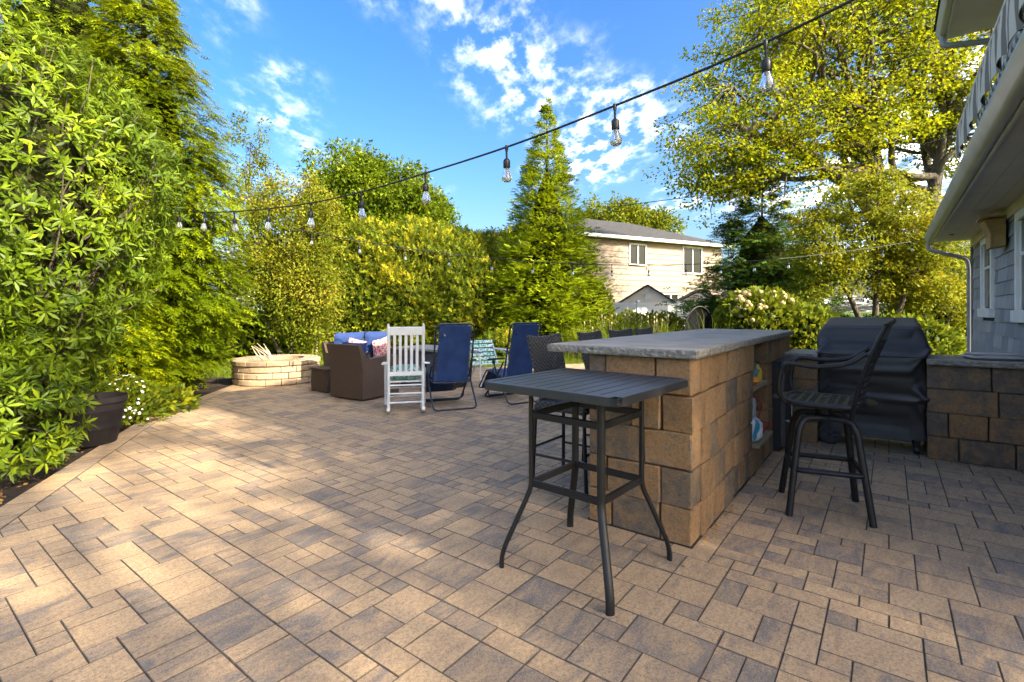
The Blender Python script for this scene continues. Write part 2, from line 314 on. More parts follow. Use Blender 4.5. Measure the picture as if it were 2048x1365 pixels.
# ------------------------------------------------------------------ mesh building
def V(*a): return Vector(a)
class MB:
    def __init__(s): s.v = []; s.f = []; s.mi = []
    def _add(s, vs, fs, mi=0):
        o = len(s.v); s.v += [tuple(p) for p in vs]; s.f += [tuple(i + o for i in f) for f in fs]; s.mi += [mi] * len(fs); return s
    def box(s, c, size, b=0.0, rz=0.0, mat=None, jit=0.0, mi=0):
        hx, hy, hz = size[0] / 2, size[1] / 2, size[2] / 2
        b = min(b, hx * 0.45, hy * 0.45, hz * 0.45)
        Mx = mat or Matrix.Rotation(rz, 4, 'Z'); c = Vector(c)
        if b <= 0:
            vs = [Vector((x * hx, y * hy, z * hz)) for x in (-1, 1) for y in (-1, 1) for z in (-1, 1)]
            fs = [(0, 1, 3, 2), (4, 6, 7, 5), (0, 4, 5, 1), (2, 3, 7, 6), (0, 2, 6, 4), (1, 5, 7, 3)]
        else:
            vs = []; idx = {}
            for x in (-1, 1):
                for y in (-1, 1):
                    for z in (-1, 1):
                        j = Vector((random.uniform(-jit, jit), random.uniform(-jit, jit), random.uniform(-jit, jit))) if jit else Vector((0, 0, 0))
                        for ax in range(3):
                            p = [x * (hx - b), y * (hy - b), z * (hz - b)]; p[ax] = (x * hx, y * hy, z * hz)[ax]
                            idx[(x, y, z, ax)] = len(vs); vs.append(Vector(p) + j)
            fs = []
            for ax in range(3):
                o = [a for a in range(3) if a != ax]
                for sg in (-1, 1):
                    q = []
                    for (a, b_) in ((-1, -1), (1, -1), (1, 1), (-1, 1)):
                        k = [0, 0, 0]; k[ax] = sg; k[o[0]] = a; k[o[1]] = b_
                        q.append(idx[(*k, ax)])
                    if (sg > 0) != (ax == 1): fs.append(tuple(q))
                    else: fs.append(tuple(reversed(q)))
            for ax in range(3):                        # edges along ax
                o = [a for a in range(3) if a != ax]
                for a in (-1, 1):
                    for b_ in (-1, 1):
                        k0 = [0, 0, 0]; k0[o[0]] = a; k0[o[1]] = b_; k1 = list(k0); k0[ax] = -1; k1[ax] = 1
                        q = (idx[(*k0, o[0])], idx[(*k1, o[0])], idx[(*k1, o[1])], idx[(*k0, o[1])])
                        fl = (a * b_ > 0) != (ax == 1)
                        fs.append(q if fl else tuple(reversed(q)))
            for x in (-1, 1):
                for y in (-1, 1):
                    for z in (-1, 1):
                        q = (idx[(x, y, z, 0)], idx[(x, y, z, 1)], idx[(x, y, z, 2)])
                        fs.append(q if x * y * z > 0 else tuple(reversed(q)))
        return s._add([Mx @ p + c for p in vs], fs, mi)
    def bar(s, a, b_, w, h=None, bev=0.002, up=(0, 0, 1)):
        a, b_ = Vector(a), Vector(b_); d = b_ - a; L = d.length; x = d.normalized(); u = Vector(up)
        if abs(x.dot(u)) > 0.98: u = Vector((1, 0, 0))
        y = u.cross(x).normalized(); z = x.cross(y)
        Mx = Matrix((x, y, z)).transposed().to_4x4()
        return s.box((a + b_) / 2, (L, w, h or w), bev, mat=Mx)
    def tube(s, pts, r, n=8, closed=False, flat=1.0, upv=None):
        pts = [Vector(p) for p in pts]; K = len(pts); rs = r if isinstance(r, (list, tuple)) else [r] * K
        tang = []
        for i in range(K):
            if closed: d = pts[(i + 1) % K] - pts[i - 1]
            else: d = pts[min(i + 1, K - 1)] - pts[max(i - 1, 0)]
            tang.append(d.normalized() if d.length > 1e-9 else Vector((0, 0, 1)))
        u = Vector(upv) if upv else (Vector((0, 0, 1)) if abs(tang[0].z) < 0.9 else Vector((1, 0, 0)))
        vs = []; 
        for i in range(K):
            tt = tang[i]; u = (u - tt * u.dot(tt)); u = u.normalized() if u.length > 1e-6 else tt.orthogonal().normalized(); w = tt.cross(u)
            for k in range(n):
                a = 2 * math.pi * k / n
                vs.append(pts[i] + (u * math.cos(a) * flat + w * math.sin(a)) * rs[i])
        fs = []
        for i in range(K if closed else K - 1):
            j = (i + 1) % K
            for k in range(n):
                k2 = (k + 1) % n
                fs.append((i * n + k, i * n + k2, j * n + k2, j * n + k))
        if not closed:
            fs.append(tuple(reversed(range(n)))); fs.append(tuple((K - 1) * n + k for k in range(n)))
        return s._add(vs, fs)
    def lathe(s, prof, c=(0, 0, 0), n=24, sy=1.0):
        c = Vector(c); vs = []; fs = []; K = len(prof)
        for (r, z) in prof:
            for k in range(n):
                a = 2 * math.pi * k / n; vs.append(c + Vector((r * math.cos(a), r * sy * math.sin(a), z)))
        for i in range(K - 1):
            for k in range(n):
                k2 = (k + 1) % n; fs.append((i * n + k, i * n + k2, (i + 1) * n + k2, (i + 1) * n + k))
        if prof[0][0] > 1e-5: fs.append(tuple(reversed(range(n))))
        if prof[-1][0] > 1e-5: fs.append(tuple((K - 1) * n + k for k in range(n)))
        return s._add(vs, fs)
    def loft(s, rings, closed=True, caps=True):
        n = len(rings[0]); vs = [p for r in rings for p in r]; fs = []
        for i in range(len(rings) - 1):
            for k in range(n if closed else n - 1):
                k2 = (k + 1) % n; fs.append((i * n + k, i * n + k2, (i + 1) * n + k2, (i + 1) * n + k))
        if caps and closed:
            fs.append(tuple(reversed(range(n)))); fs.append(tuple((len(rings) - 1) * n + k for k in range(n)))
        return s._add(vs, fs)
    def prism(s, poly, off):
        n = len(poly); off = Vector(off); vs = [Vector(p) for p in poly] + [Vector(p) + off for p in poly]
        fs = [tuple(reversed(range(n))), tuple(range(n, 2 * n))] + [(k, (k + 1) % n, n + (k + 1) % n, n + k) for k in range(n)]
        return s._add(vs, fs)
    def pillow(s, c, w, h, t, Mx=None, n=10, noise=0.0, pw=0.42):
        Mx = Mx or Matrix.Identity(4); c = Vector(c); top = []; bot = []; vs = []; fs = []
        for sg in (1, -1):
            for i in range(n + 1):
                for j in range(n + 1):
                    x = -1 + 2 * i / n; y = -1 + 2 * j / n
                    e = max(0.0, (1 - x ** 4) * (1 - y ** 4)) ** pw
                    pin = 1 - 0.05 * (1 - x * x) * (abs(y) ** 3) - 0.0; pin2 = 1 - 0.05 * (1 - y * y) * (abs(x) ** 3)
                    z = sg * t / 2 * e + (random.uniform(-noise, noise) if e > 0.05 else 0)
                    vs.append(Mx @ Vector((x * w / 2 * pin2, y * h / 2 * pin, z)) + c)
        o = (n + 1) ** 2
        for i in range(n):
            for j in range(n):
                a = i * (n + 1) + j; b_ = a + 1; d = a + n + 1; e = d + 1
                fs.append((a, d, e, b_)); fs.append((o + a, o + b_, o + e, o + d))
        return s._add(vs, fs)
    def build(s, name, mat, parent=None, smooth=None, loc=None, kind=None):
        me = bpy.data.meshes.new(name); me.from_pydata(s.v, [], s.f); me.update()
        mats = mat if isinstance(mat, (list, tuple)) else [mat]
        for m_ in mats: me.materials.append(M[m_])
        if len(mats) > 1: me.polygons.foreach_set('material_index', s.mi)
        if smooth:
            me.polygons.foreach_set('use_smooth', [True] * len(me.polygons))
            me.set_sharp_from_angle(angle=R(smooth))
        return link(name, me, parent, loc, kind)

def link(name, me, parent=None, loc=None, kind=None):
    o = bpy.data.objects.new(name, me); COL.objects.link(o)
    if parent is not None: o.parent = parent
    if loc is not None: o.location = loc
    if kind: o['kind'] = kind
    return o
def thing(name, label, cat, loc=(0, 0, 0), rz=0.0, group=None):
    o = bpy.data.objects.new(name, None); COL.objects.link(o); o.empty_display_size = 0.1
    o.location = loc; o.rotation_euler = (0, 0, rz); tag(o, label, cat, group); return o
def tag(o, label, cat, group=None, kind=None):
    o['label'] = label
    if cat: o['category'] = cat
    if group: o['group'] = group
    if kind: o['kind'] = kind
    return o
def copy_tree(o, parent=None):
    c = o.copy(); COL.objects.link(c); c.parent = parent
    for ch in o.children: copy_tree(ch, c)
    return c
def cr(pts, n=6, closed=False):
    pts = [Vector(p) for p in pts]; out = []; K = len(pts)
    for i in range(K if closed else K - 1):
        p1 = pts[i]; p2 = pts[(i + 1) % K]
        p0 = pts[i - 1] if (closed or i > 0) else p1 * 2 - p2
        p3 = pts[(i + 2) % K] if (closed or i + 2 < K) else p2 * 2 - p1
        for k in range(n):
            t_ = k / n
            out.append(0.5 * ((2 * p1) + (p2 - p0) * t_ + (2 * p0 - 5 * p1 + 4 * p2 - p3) * t_ ** 2 + (3 * p1 - p0 - 3 * p2 + p3) * t_ ** 3))
    if not closed: out.append(pts[-1])
    return out
def fillet(pts, r, n=5):
    pts = [Vector(p) for p in pts]; out = [pts[0]]
    for i in range(1, len(pts) - 1):
        a, b_, c = pts[i - 1], pts[i], pts[i + 1]
        d1 = (a - b_); d2 = (c - b_); rr = min(r, d1.length * 0.48, d2.length * 0.48)
        p = b_ + d1.normalized() * rr; q = b_ + d2.normalized() * rr
        for k in range(n + 1):
            t_ = k / n; out.append(p * (1 - t_) ** 2 + b_ * 2 * t_ * (1 - t_) + q * t_ ** 2)
    out.append(pts[-1]); return out

# ---- numpy scatter of small leaf shapes into one mesh
def nrm(a): return a / np.maximum(np.linalg.norm(a, axis=-1, keepdims=True), 1e-9)
T_LEAF = (np.array([(0, 0, 0), (.22, .10, .03), (.22, 0, 0), (.22, -.10, .03), (.6, .15, .02), (.6, 0, -.01), (.6, -.15, .02), (1, 0, -.09)], float),
          [(0, 2, 1), (0, 3, 2), (1, 2, 5, 4), (2, 3, 6, 5), (4, 5, 7), (5, 6, 7)])
T_SIMPLE = (np.array([(0, 0, 0), (.5, .3, .05), (1, 0, -.05), (.5, -.3, .05)], float), [(0, 3, 2, 1)])
T_MAPLE = (np.array([(0, 0, 0), (.35, .45, .06), (.62, .22, 0), (1, 0, -.06), (.62, -.22, 0), (.35, -.45, .06)], float), [(0, 5, 4, 3), (0, 3, 2, 1)])
def spray_template(nb, wid, ang, droop, lw):
    vs = []; fs = []
    def blade(p, d, L, w):
        o = len(vs); d = d / np.linalg.norm(d); s_ = np.cross(d, [0, 0, 1.0]); s_ = s_ / max(np.linalg.norm(s_), 1e-6)
        vs.extend([p, p + d * L * .45 + s_ * w, p + d * L, p + d * L * .45 - s_ * w]); fs.append((o, o + 3, o + 2, o + 1))
    def axis(t_): return np.array([t_, 0, -droop * t_ * t_])
    for i in range(nb):
        t_ = 0.08 + 0.82 * i / nb
        sg = 1 if i % 2 else -1
        L = wid * (1 - 0.65 * t_) * (0.85 + 0.3 * ((i * 7) % 5) / 5)
        blade(axis(t_), np.array([math.cos(ang), sg * math.sin(ang), -droop * 0.9 * t_ - 0.1]), L, lw)
    blade(axis(0.0), axis(0.55), 0.56, lw * .8); blade(axis(0.5), axis(1.0) - axis(0.5), 0.52, lw * .9)
    return (np.array(vs, float), fs)
T_SPRAY = spray_template(6, 0.52, 0.75, 0.35, 0.060)
T_FEATHER = spray_template(5, 0.42, 0.80, 0.15, 0.080)
T_NEEDLE = spray_template(5, 0.44, 0.95, 0.12, 0.075)
def scatter(name, tpl, P, D, Nn, S, mat, parent=None, kind=None, rnd=None, wid=None, label=None):
    tv, tf = tpl; n = len(P); P = np.asarray(P, float)
    D = nrm(np.asarray(D, float)); Nn = np.asarray(Nn, float); Nn = Nn - (Nn * D).sum(1, keepdims=True) * D; Nn = nrm(Nn + 1e-6)
    B = np.cross(Nn, D); S = np.broadcast_to(np.asarray(S, float), (n,)); W = S if wid is None else S * wid
    co = P[:, None] + tv[None, :, 0:1] * (D * S[:, None])[:, None] + tv[None, :, 1:2] * (B * W[:, None])[:, None] + tv[None, :, 2:3] * (Nn * S[:, None])[:, None]
    k = len(tv); me = bpy.data.meshes.new(name)
    me.vertices.add(n * k); me.vertices.foreach_set('co', co.astype(np.float32).ravel())
    fl = np.concatenate([np.array(f) for f in tf]); ln = np.array([len(f) for f in tf]); nl = len(fl)
    me.loops.add(n * nl); me.loops.foreach_set('vertex_index', (fl[None] + (np.arange(n) * k)[:, None]).astype(np.int32).ravel())
    st = np.concatenate([[0], np.cumsum(ln)[:-1]])
    me.polygons.add(n * len(tf)); me.polygons.foreach_set('loop_start', (st[None] + (np.arange(n) * nl)[:, None]).astype(np.int32).ravel())
    me.polygons.foreach_set('use_smooth', np.ones(n * len(tf), bool))
    rv = RNG.random(n) if rnd is None else np.asarray(rnd)
    at_ = me.attributes.new('rnd', 'FLOAT', 'POINT'); at_.data.foreach_set('value', np.repeat(rv, k).astype(np.float32))
    me.update(calc_edges=True); me.validate()
    me.materials.append(M[mat])
    return link(name, me, parent, None, kind)
def rand_dirs(n): return nrm(RNG.normal(size=(n, 3)))

# ------------------------------------------------------------------ the setting: ground, patio, beds
def ground():
    m = MB(); m._add([(-900, -900, -.06), (900, -900, -.06), (900, 900, -.06), (-900, 900, -.06)], [(0, 1, 2, 3)])
    o = m.build('lawn', 'lawn'); tag(o, 'green lawn stretching behind the patio towards the hedge', 'lawn', kind='structure')
ground()

# patio outline as half planes (p, n): keep (x-p).n >= 0
L0, L1, L2 = V(-3.517, 3.435, 0), V(-4.65, 6.34, 0), V(-5.12, 9.3, 0)
def hp(a, b_, inset=0.0):      # interior to the right of a->b
    d = (b_ - a).normalized(); n = V(d.y, -d.x, 0); return (a + n * inset, n)
FAR_A, FAR_B = V(-5.3, 10.4, 0), V(3.0, 13.2, 0)
def planes(ins):
    return [hp(L0, L1, ins), hp(L1, L2, ins), hp(FAR_A, FAR_B, 0), (UV(0, -1.15), UV(0, 1) - UV(0, 0)), (UV(-0.9, 0), UV(1, 0)), (V(0, -.7, 0), V(0, 1, 0))]
def clip(poly, pls):
    for (p, n) in pls:
        out = []
        for i in range(len(poly)):
            a, b_ = poly[i], poly[(i + 1) % len(poly)]; da = (a - p).dot(n); db = (b_ - p).dot(n)
            if da >= 0: out.append(a)
            if (da >= 0) != (db >= 0): out.append(a + (b_ - a) * (da / (da - db)))
        poly = out
        if len(poly) < 3: return []
    return poly
def area(poly):
    return abs(sum(poly[i].x * poly[(i + 1) % len(poly)].y - poly[(i + 1) % len(poly)].x * poly[i].y for i in range(len(poly)))) / 2

def patio():
    big = [V(-30, -5, 0), V(30, -5, 0), V(30, 40, 0), V(-30, 40, 0)]
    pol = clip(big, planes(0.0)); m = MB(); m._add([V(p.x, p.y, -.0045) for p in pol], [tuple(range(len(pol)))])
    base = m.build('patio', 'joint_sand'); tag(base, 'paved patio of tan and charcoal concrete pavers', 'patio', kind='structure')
    U = 0.111; gap = 0.0020; bev = 0.0026; H = 0.05
    i0, i1, j0, j1 = -9, 142, -11, 126
    occ = np.zeros((i1 - i0, j1 - j0), bool); rnd = random.Random(5)
    sizes = [((2, 2), 5.0), ((2, 1), 1.9), ((1, 2), 2.6), ((3, 2), .7), ((2, 3), 1.0), ((1, 1), 2.2)]
    tiles = []
    pl = planes(0.21)
    for j in range(j1 - j0):
        for i in range(i1 - i0):
            if occ[i, j]: continue
            u, v = (i + i0) * U, (j + j0) * U
            opt = [(s_, w) for s_, w in sizes if i + s_[0] <= i1 - i0 and j + s_[1] <= j1 - j0 and not occ[i:i + s_[0], j:j + s_[1]].any()]
            if not opt: continue
            s_ = rnd.choices([o[0] for o in opt], [o[1] for o in opt])[0]
            occ[i:i + s_[0], j:j + s_[1]] = True
            cu, cv = u + s_[0] * U / 2, v + s_[1] * U / 2
            c = UV(cu, cv)
            if c.y < 0.6 or abs(c.x) > 1.12 * c.y + 0.5: continue
            if cu > 6.55 and cv < 1.4: continue
            if 3.0 < cu < 5.8 and 1.02 < cv < 1.45: continue
            if cu > 6.75 and cv < 3 : continue
            tiles.append((cu, cv, s_))
    whole = []; cut = []
    for (cu, cv, s_) in tiles:
        hu, hv = s_[0] * U / 2 - gap, s_[1] * U / 2 - gap
        poly = [UV(cu - hu, cv - hv), UV(cu + hu, cv - hv), UV(cu + hu, cv + hv), UV(cu - hu, cv + hv)]
        q = clip(poly, pl)
        if len(q) < 3 or area(q) < 0.0012: continue
        if abs(area(q) - area(poly)) < 1e-6: whole.append((cu, cv, s_))
        else: cut.append(q)
    # soldier course along the planted edge
    for (a, b_) in ((L0 + (L0 - L1) * 0.9, L1), (L1, L2)):
        d = (b_ - a); n = int(d.length / 0.235); d /= n; dn = d.normalized(); nn = V(dn.y, -dn.x, 0)
        for k in range(n):
            p = a + d * k + dn * gap; q = a + d * (k + 1) - dn * gap; w = 0.2
            qq = clip([p, q, q + nn * w, p + nn * w], [hp(L0, L1), hp(L1, L2), hp(L2, L2 + V(0, 5, 0), -9)])
            if len(qq) >= 3: cut.append(list(reversed(qq)))
    def key(w):
        c = UV(w[0], w[1]); return w[2][0] * w[2][1] / max(c.y, .3) ** 2.6
    def seen(w):
        c = UV(w[0], w[1]); x = 1024 + 1000 * c.x / c.y; y = 622 + 1350 / c.y
        if not (0 < x < 2048 and 0 < y < 1365): return False
        return True
    order = sorted([w for w in whole if seen(w)], key=key, reverse=True); single = set(id(w) for w in order[:300])
    def paver_geo(m, poly):
        n = len(poly); c = sum(poly, V(0, 0, 0)) / n
        ins = [c + (p - c) * (1 - bev / max((p - c).length, .01) * 1.2) for p in poly]
        vs = [V(p.x, p.y, -H) for p in poly] + [V(p.x, p.y, -bev * .8) for p in poly] + [V(p.x, p.y, 0) for p in ins]
        ar = sum(poly[i].x * poly[(i + 1) % n].y - poly[(i + 1) % n].x * poly[i].y for i in range(n))
        fs = [tuple(range(2 * n, 3 * n))]
        for k in range(n):
            k2 = (k + 1) % n; fs += [(k, k2, n + k2, n + k), (n + k, n + k2, 2 * n + k2, 2 * n + k)]
        if ar < 0: fs = [tuple(reversed(f)) for f in fs]
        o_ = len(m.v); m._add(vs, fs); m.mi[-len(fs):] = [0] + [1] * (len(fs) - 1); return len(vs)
    shared = {}
    for w in order[:300]:
        if w[2] not in shared:
            m = MB(); hu, hv = w[2][0] * U / 2 - gap, w[2][1] * U / 2 - gap
            paver_geo(m, [V(-hu, -hv, 0), V(hu, -hv, 0), V(hu, hv, 0), V(-hu, hv, 0)])
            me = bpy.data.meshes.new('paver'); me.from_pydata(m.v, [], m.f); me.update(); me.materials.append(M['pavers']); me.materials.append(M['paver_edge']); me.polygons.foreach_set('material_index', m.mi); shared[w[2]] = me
        o = link('paver', shared[w[2]], base, UV(w[0], w[1], random.uniform(-.0015, .0015)))
        o.rotation_euler = (random.uniform(-.006, .006), random.uniform(-.006, .006), TH + random.uniform(-.006, .006))
    m = MB(); rr = []
    for w in whole:
        if id(w) in single: continue
        hu, hv = w[2][0] * U / 2 - gap, w[2][1] * U / 2 - gap; cu, cv = w[0], w[1]; dz = random.uniform(-.0015, .0015)
        k = paver_geo(m, [UV(cu - hu, cv - hv), UV(cu + hu, cv - hv), UV(cu + hu, cv + hv), UV(cu - hu, cv + hv)]); rr += [random.random()] * k
    for q in cut:
        k = paver_geo(m, q); rr += [random.random()] * k
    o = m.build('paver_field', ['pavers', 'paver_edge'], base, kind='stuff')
    o.data.attributes.new('rnd', 'FLOAT', 'POINT').data.foreach_set('value', rr)
    return base
patio()

def bed(name, label, poly, mat='mulch', z=-.03, hgt=0.035, step=0.12):
    # bumpy sheet of bark over a polygon
    xs = [p[0] for p in poly]; ys = [p[1] for p in poly]
    m = MB(); nx = int((max(xs) - min(xs)) / step) + 1; ny = int((max(ys) - min(ys)) / step) + 1
    def inside(x, y):
        c = False
        for i in range(len(poly)):
            (x1, y1), (x2, y2) = poly[i], poly[i - 1]
            if (y1 > y) != (y2 > y) and x < (x2 - x1) * (y - y1) / (y2 - y1) + x1: c = not c
        return c
    idx = {}
    for i in range(nx + 1):
        for j in range(ny + 1):
            idx[i, j] = len(m.v); m.v.append((min(xs) + i * step, min(ys) + j * step, z + random.uniform(-hgt * .3, hgt)))
    for i in range(nx):
        for j in range(ny):
            if inside(min(xs) + (i + .5) * step, min(ys) + (j + .5) * step):
                m.f.append((idx[i, j], idx[i + 1, j], idx[i + 1, j + 1], idx[i, j + 1])); m.mi.append(0)
    o = m.build(name, mat, smooth=180); tag(o, label, 'garden bed', kind='structure'); return o
_d = (L1 - L0).normalized()
A0 = L0 - _d * 2.4
bed('planting_bed', 'dark bark mulch bed along the left edge of the patio', [(A0.x + .12, A0.y), (L0.x + .12, L0.y), (L1.x + .12, L1.y), (L2.x + .12, L2.y), (-5.05, 10.1), (-8.5, 11), (-8.5, 1.0)], z=-.05, step=0.1)
bed('garden_bed', 'mulched garden bed behind the barbecue counter', [tuple(UV(6.66, 1.1)[:2]), tuple(UV(6.66, -1.1)[:2]), tuple(UV(13, -1.1)[:2]), (12, 19), (2.2, 19.5), (1.8, 15)], z=-.035)

# ------------------------------------------------------------------ house on the right
def house():
    h = thing('shingled_house', 'grey shingle house with white gutters and deep soffit at right edge', 'house', UV(0, -1.17), TH)
    # local x = u, local y = v offset from the wall face, wall face at y=0
    ue = 11.74; us = 3.25
    w = MB(); w.box(((ue + us) / 2 - 0.01, -4.01, 1.29), (ue - us - .02, 8.0, 2.58)); w.build('wall', 'siding_core', h)
    # weathered shingles laid one by one where they show
    ex = 0.172; rnd = random.Random(3); shared = {}; cnt = 0
    wins = [(9.47, 10.5, 1.33, 2.43), (6.66, 7.86, 1.30, 2.44)]
    zc = 0.86; rest = MB(); row = 0
    def shingle_mesh(wd_, ht):
        m = MB(); t0, t1 = 0.004, 0.018
        vs = [V(-wd_ / 2, t1, -ht / 2), V(wd_ / 2, t1, -ht / 2), V(wd_ / 2, t0, ht / 2), V(-wd_ / 2, t0, ht / 2), V(-wd_ / 2, 0, -ht / 2), V(wd_ / 2, 0, -ht / 2), V(wd_ / 2, 0, ht / 2), V(-wd_ / 2, 0, ht / 2)]
        m._add(vs, [(0, 3, 2, 1), (0, 1, 5, 4), (1, 2, 6, 5), (3, 0, 4, 7), (2, 3, 7, 6)]); return m
    while zc < 2.56:
        x = ue - rnd.uniform(0.0, 0.15) - 0.03
        while x > 5.6:
            wd_ = rnd.choice((0.34, 0.42, 0.55, 0.66))
            xa, xb = x - wd_, x - 0.003
            z0, z1 = zc, min(zc + ex, 2.568)
            segs = [(xa, xb)]
            for (wa, wb, za, zb) in wins:
                ns = []
                for (a, b_) in segs:
                    if z1 > za + .01 and z0 < zb - .01:
                        if b_ <= wa - .02 or a >= wb + .02: ns.append((a, b_))
                        else:
                            if a < wa - .05: ns.append((a, wa - .02))
                            if b_ > wb + .05: ns.append((wb + .02, b_))
                    else: ns.append((a, b_))
                segs = ns
            for (a, b_) in segs:
                if cnt < 298:
                    ky = (round(b_ - a, 3), round(z1 - z0, 3))
                    if ky not in shared:
                        mm = shingle_mesh(*ky); me = bpy.data.meshes.new('shingle'); me.from_pydata(mm.v, [], mm.f); me.update(); me.materials.append(M['shingle_grey']); shared[ky] = me
                    link('shingle', shared[ky], h, V((a + b_) / 2, rnd.uniform(0, .003), (z0 + z1) / 2 + rnd.uniform(-.003, .003))); cnt += 1
            x -= wd_
        zc += ex; row += 1
    m = MB()
    for k in range(5): m.box(((ue + 5.6) / 2, .008, k * .172 + .086), (ue - 5.6, .016, .168))
    m.build('lower_siding', 'shingle_grey', h)
    MB().box((ue + .035, 0.0, 1.28), (0.05, 0.07, 2.56), .004).build('corner_board', 'shingle_grey', h)
    # windows
    for (wa, wb, za, zb) in wins:
        fr = MB(); cx = (wa + wb) / 2; cz = (za + zb) / 2
        for x in (wa + .05, wb - .05): fr.box((x, .025, cz), (.10, .05, zb - za), .004)
        fr.box((cx, .027, zb - .05), (wb - wa - .2, .046, .10), .004)
        f = fr.build('window', 'trim_white', h)
        MB().box((cx, .035, za - .01), (wb - wa + .04, .09, .13), .004).build('sill', 'trim_white', f)
        s = MB()
        for x in (wa + .125, wb - .125): s.box((x, .012, cz), (.05, .02, zb - za - .1), .002)
        s.box((cx, .013, cz + .1), (wb - wa - .3, .02, .04), .002); s.build('sash', 'trim_white', f)
        MB().box((cx, .006, cz), (wb - wa - .2, .008, zb - za - .15)).build('pane', 'window_glass', f)
    MB().box(((ue + us) / 2, .02, 2.52), (ue - us, .04, .13), .003).build('frieze_board', 'cream_trim', h)
    # soffit, fascia, gutter
    s = MB()
    for k, (ya, yb) in enumerate(((0.0, .175), (.178, .345), (.348, .515))): s.box(((ue + us) / 2 + .06, (ya + yb) / 2, 2.60), (ue - us + .12, yb - ya, .02), .001)
    s.build('soffit', 'soffit', h)
    MB().box(((ue + us) / 2 + .06, .53, 2.65), (ue - us + .14, .022, .17), .002).build('fascia', 'trim_white', h)
    prof = [(.542, 2.70), (.542, 2.59), (.56, 2.575), (.60, 2.575), (.625, 2.60), (.632, 2.635), (.652, 2.66), (.655, 2.70), (.640, 2.70), (.636, 2.67), (.615, 2.645), (.61, 2.60), (.555, 2.59), (.552, 2.70)]
    g = MB(); g.loft([[V(x, y, z) for (y, z) in prof] for x in (us - .1, ue + .14)]); g.build('gutter', 'gutter_metal', h, smooth=50)
    g = MB(); g.tube(fillet([(ue + .06, .60, 2.58), (ue + .06, .60, 2.46), (ue + .04, .07, 2.26), (ue + .04, .05, 2.1), (ue + .04, .05, .1)], .07), .036, 10)
    g.build('downspout', 'downspout_grey', h, smooth=50)
    # lower roof slope (pent roof) in courses
    rb = MB(); n = 6
    for k in range(n):
        y0 = .62 - k * .115; z0 = 2.705 + k * .066
        rb.prism([V(us - .1, y0, z0), V(us - .1, y0 - .14, z0 + .07), V(us - .1, y0 - .14, z0 + .085), V(us - .1, y0, z0 + .02)], (ue - us + .2, 0, 0))
    rb.build('lower_roof', 'roof_shingle', h)
    rb = MB()
    rb.prism([V(9.3, -.02, 2.62), V(9.3, -5, 2.62), V(9.3, -5, 3.2), V(9.3, -2.6, 3.9), V(9.3, -.02, 3.02)], (ue - 9.32, 0, 0))
    rb.build('back_roof', 'roof_shingle', h)
    sk = MB()
    for k in range(8):
        y0 = .50 - k * .055; z0 = 2.74 + k * .135
        sk.prism([V(us, y0, z0), V(us, y0 - .065, z0 + .15), V(us, y0 - .085, z0 + .15), V(us, y0 - .025, z0)], (7.95 - us, 0, 0))
    sk.build('roof_skirt', 'roof_shingle', h)
    # upper storey
    u0, u1 = 3.3, 9.2
    w = MB(); w.box(((u0 + u1) / 2, -4.1, 3.9), (u1 - u0 - .04, 8.0, 2.6)); w.build('upper_wall', 'siding_core', h)
    for k in range(13):
        b_ = MB(); z0 = 2.95 + k * .172
        b_._add([V(u0, -.06, z0), V(u1, -.06, z0), V(u1, -.088, z0 + .17), V(u0, -.088, z0 + .17), V(u0, -.098, z0), V(u1, -.098, z0), V(u1, -.098, z0 + .17), V(u0, -.098, z0 + .17)], [(0, 3, 2, 1), (0, 1, 5, 4), (1, 2, 6, 5), (3, 0, 4, 7)])
        b_.build('clapboard', 'shingle_grey', h)
    MB().box((u1 + .012, -.06, 4.05), (.06, .06, 2.2), .004).build('corner_board', 'trim_white', h)
    MB().box(((u0 + u1) / 2 + .1, .235, 5.24), (u1 - u0 + .3, .55, .02), .001).build('upper_soffit', 'soffit', h)
    g = MB(); g.loft([[V(x, y - .02, z + 2.66) for (y, z) in prof] for x in (u0 - .2, u1 + .26)]); g.build('upper_gutter', 'gutter_metal', h, smooth=50)
    MB().box(((u0 + u1) / 2 + .03, .512, 5.28), (u1 - u0 + .46, .02, .14), .002).build('upper_fascia', 'trim_white', h)
    g = MB(); g.tube(fillet([(u1 + .14, .56, 5.24), (u1 + .14, .56, 5.10), (u1 + .12, .0, 5.0), (u1 + .12, -.05, 4.9), (u1 + .12, -.05, 3.1)], .09), .042, 10)
    g.build('upper_downspout', 'downspout_grey', h, smooth=50)
    rb = MB(); rb.prism([V(u0 - .25, .66, 5.38), V(u0 - .25, -4.0, 7.35), V(u0 - .25, -8.6, 5.38)], (u1 - u0 + .5, 0, 0)); rb.build('upper_roof', 'roof_shingle', h)
    # meter box on the end wall
    MB().box((ue + .10, -.05, 2.02), (.16, .2, .26), .012).build('meter_box', 'downspout_grey', h)
    # vent in the soffit
    MB().lathe([(.0, 0), (.035, .0), (.03, .012), (0, .012)], (10.75, .36, 2.578), 12).build('soffit_vent', 'siding_core', h)
    return h
house()

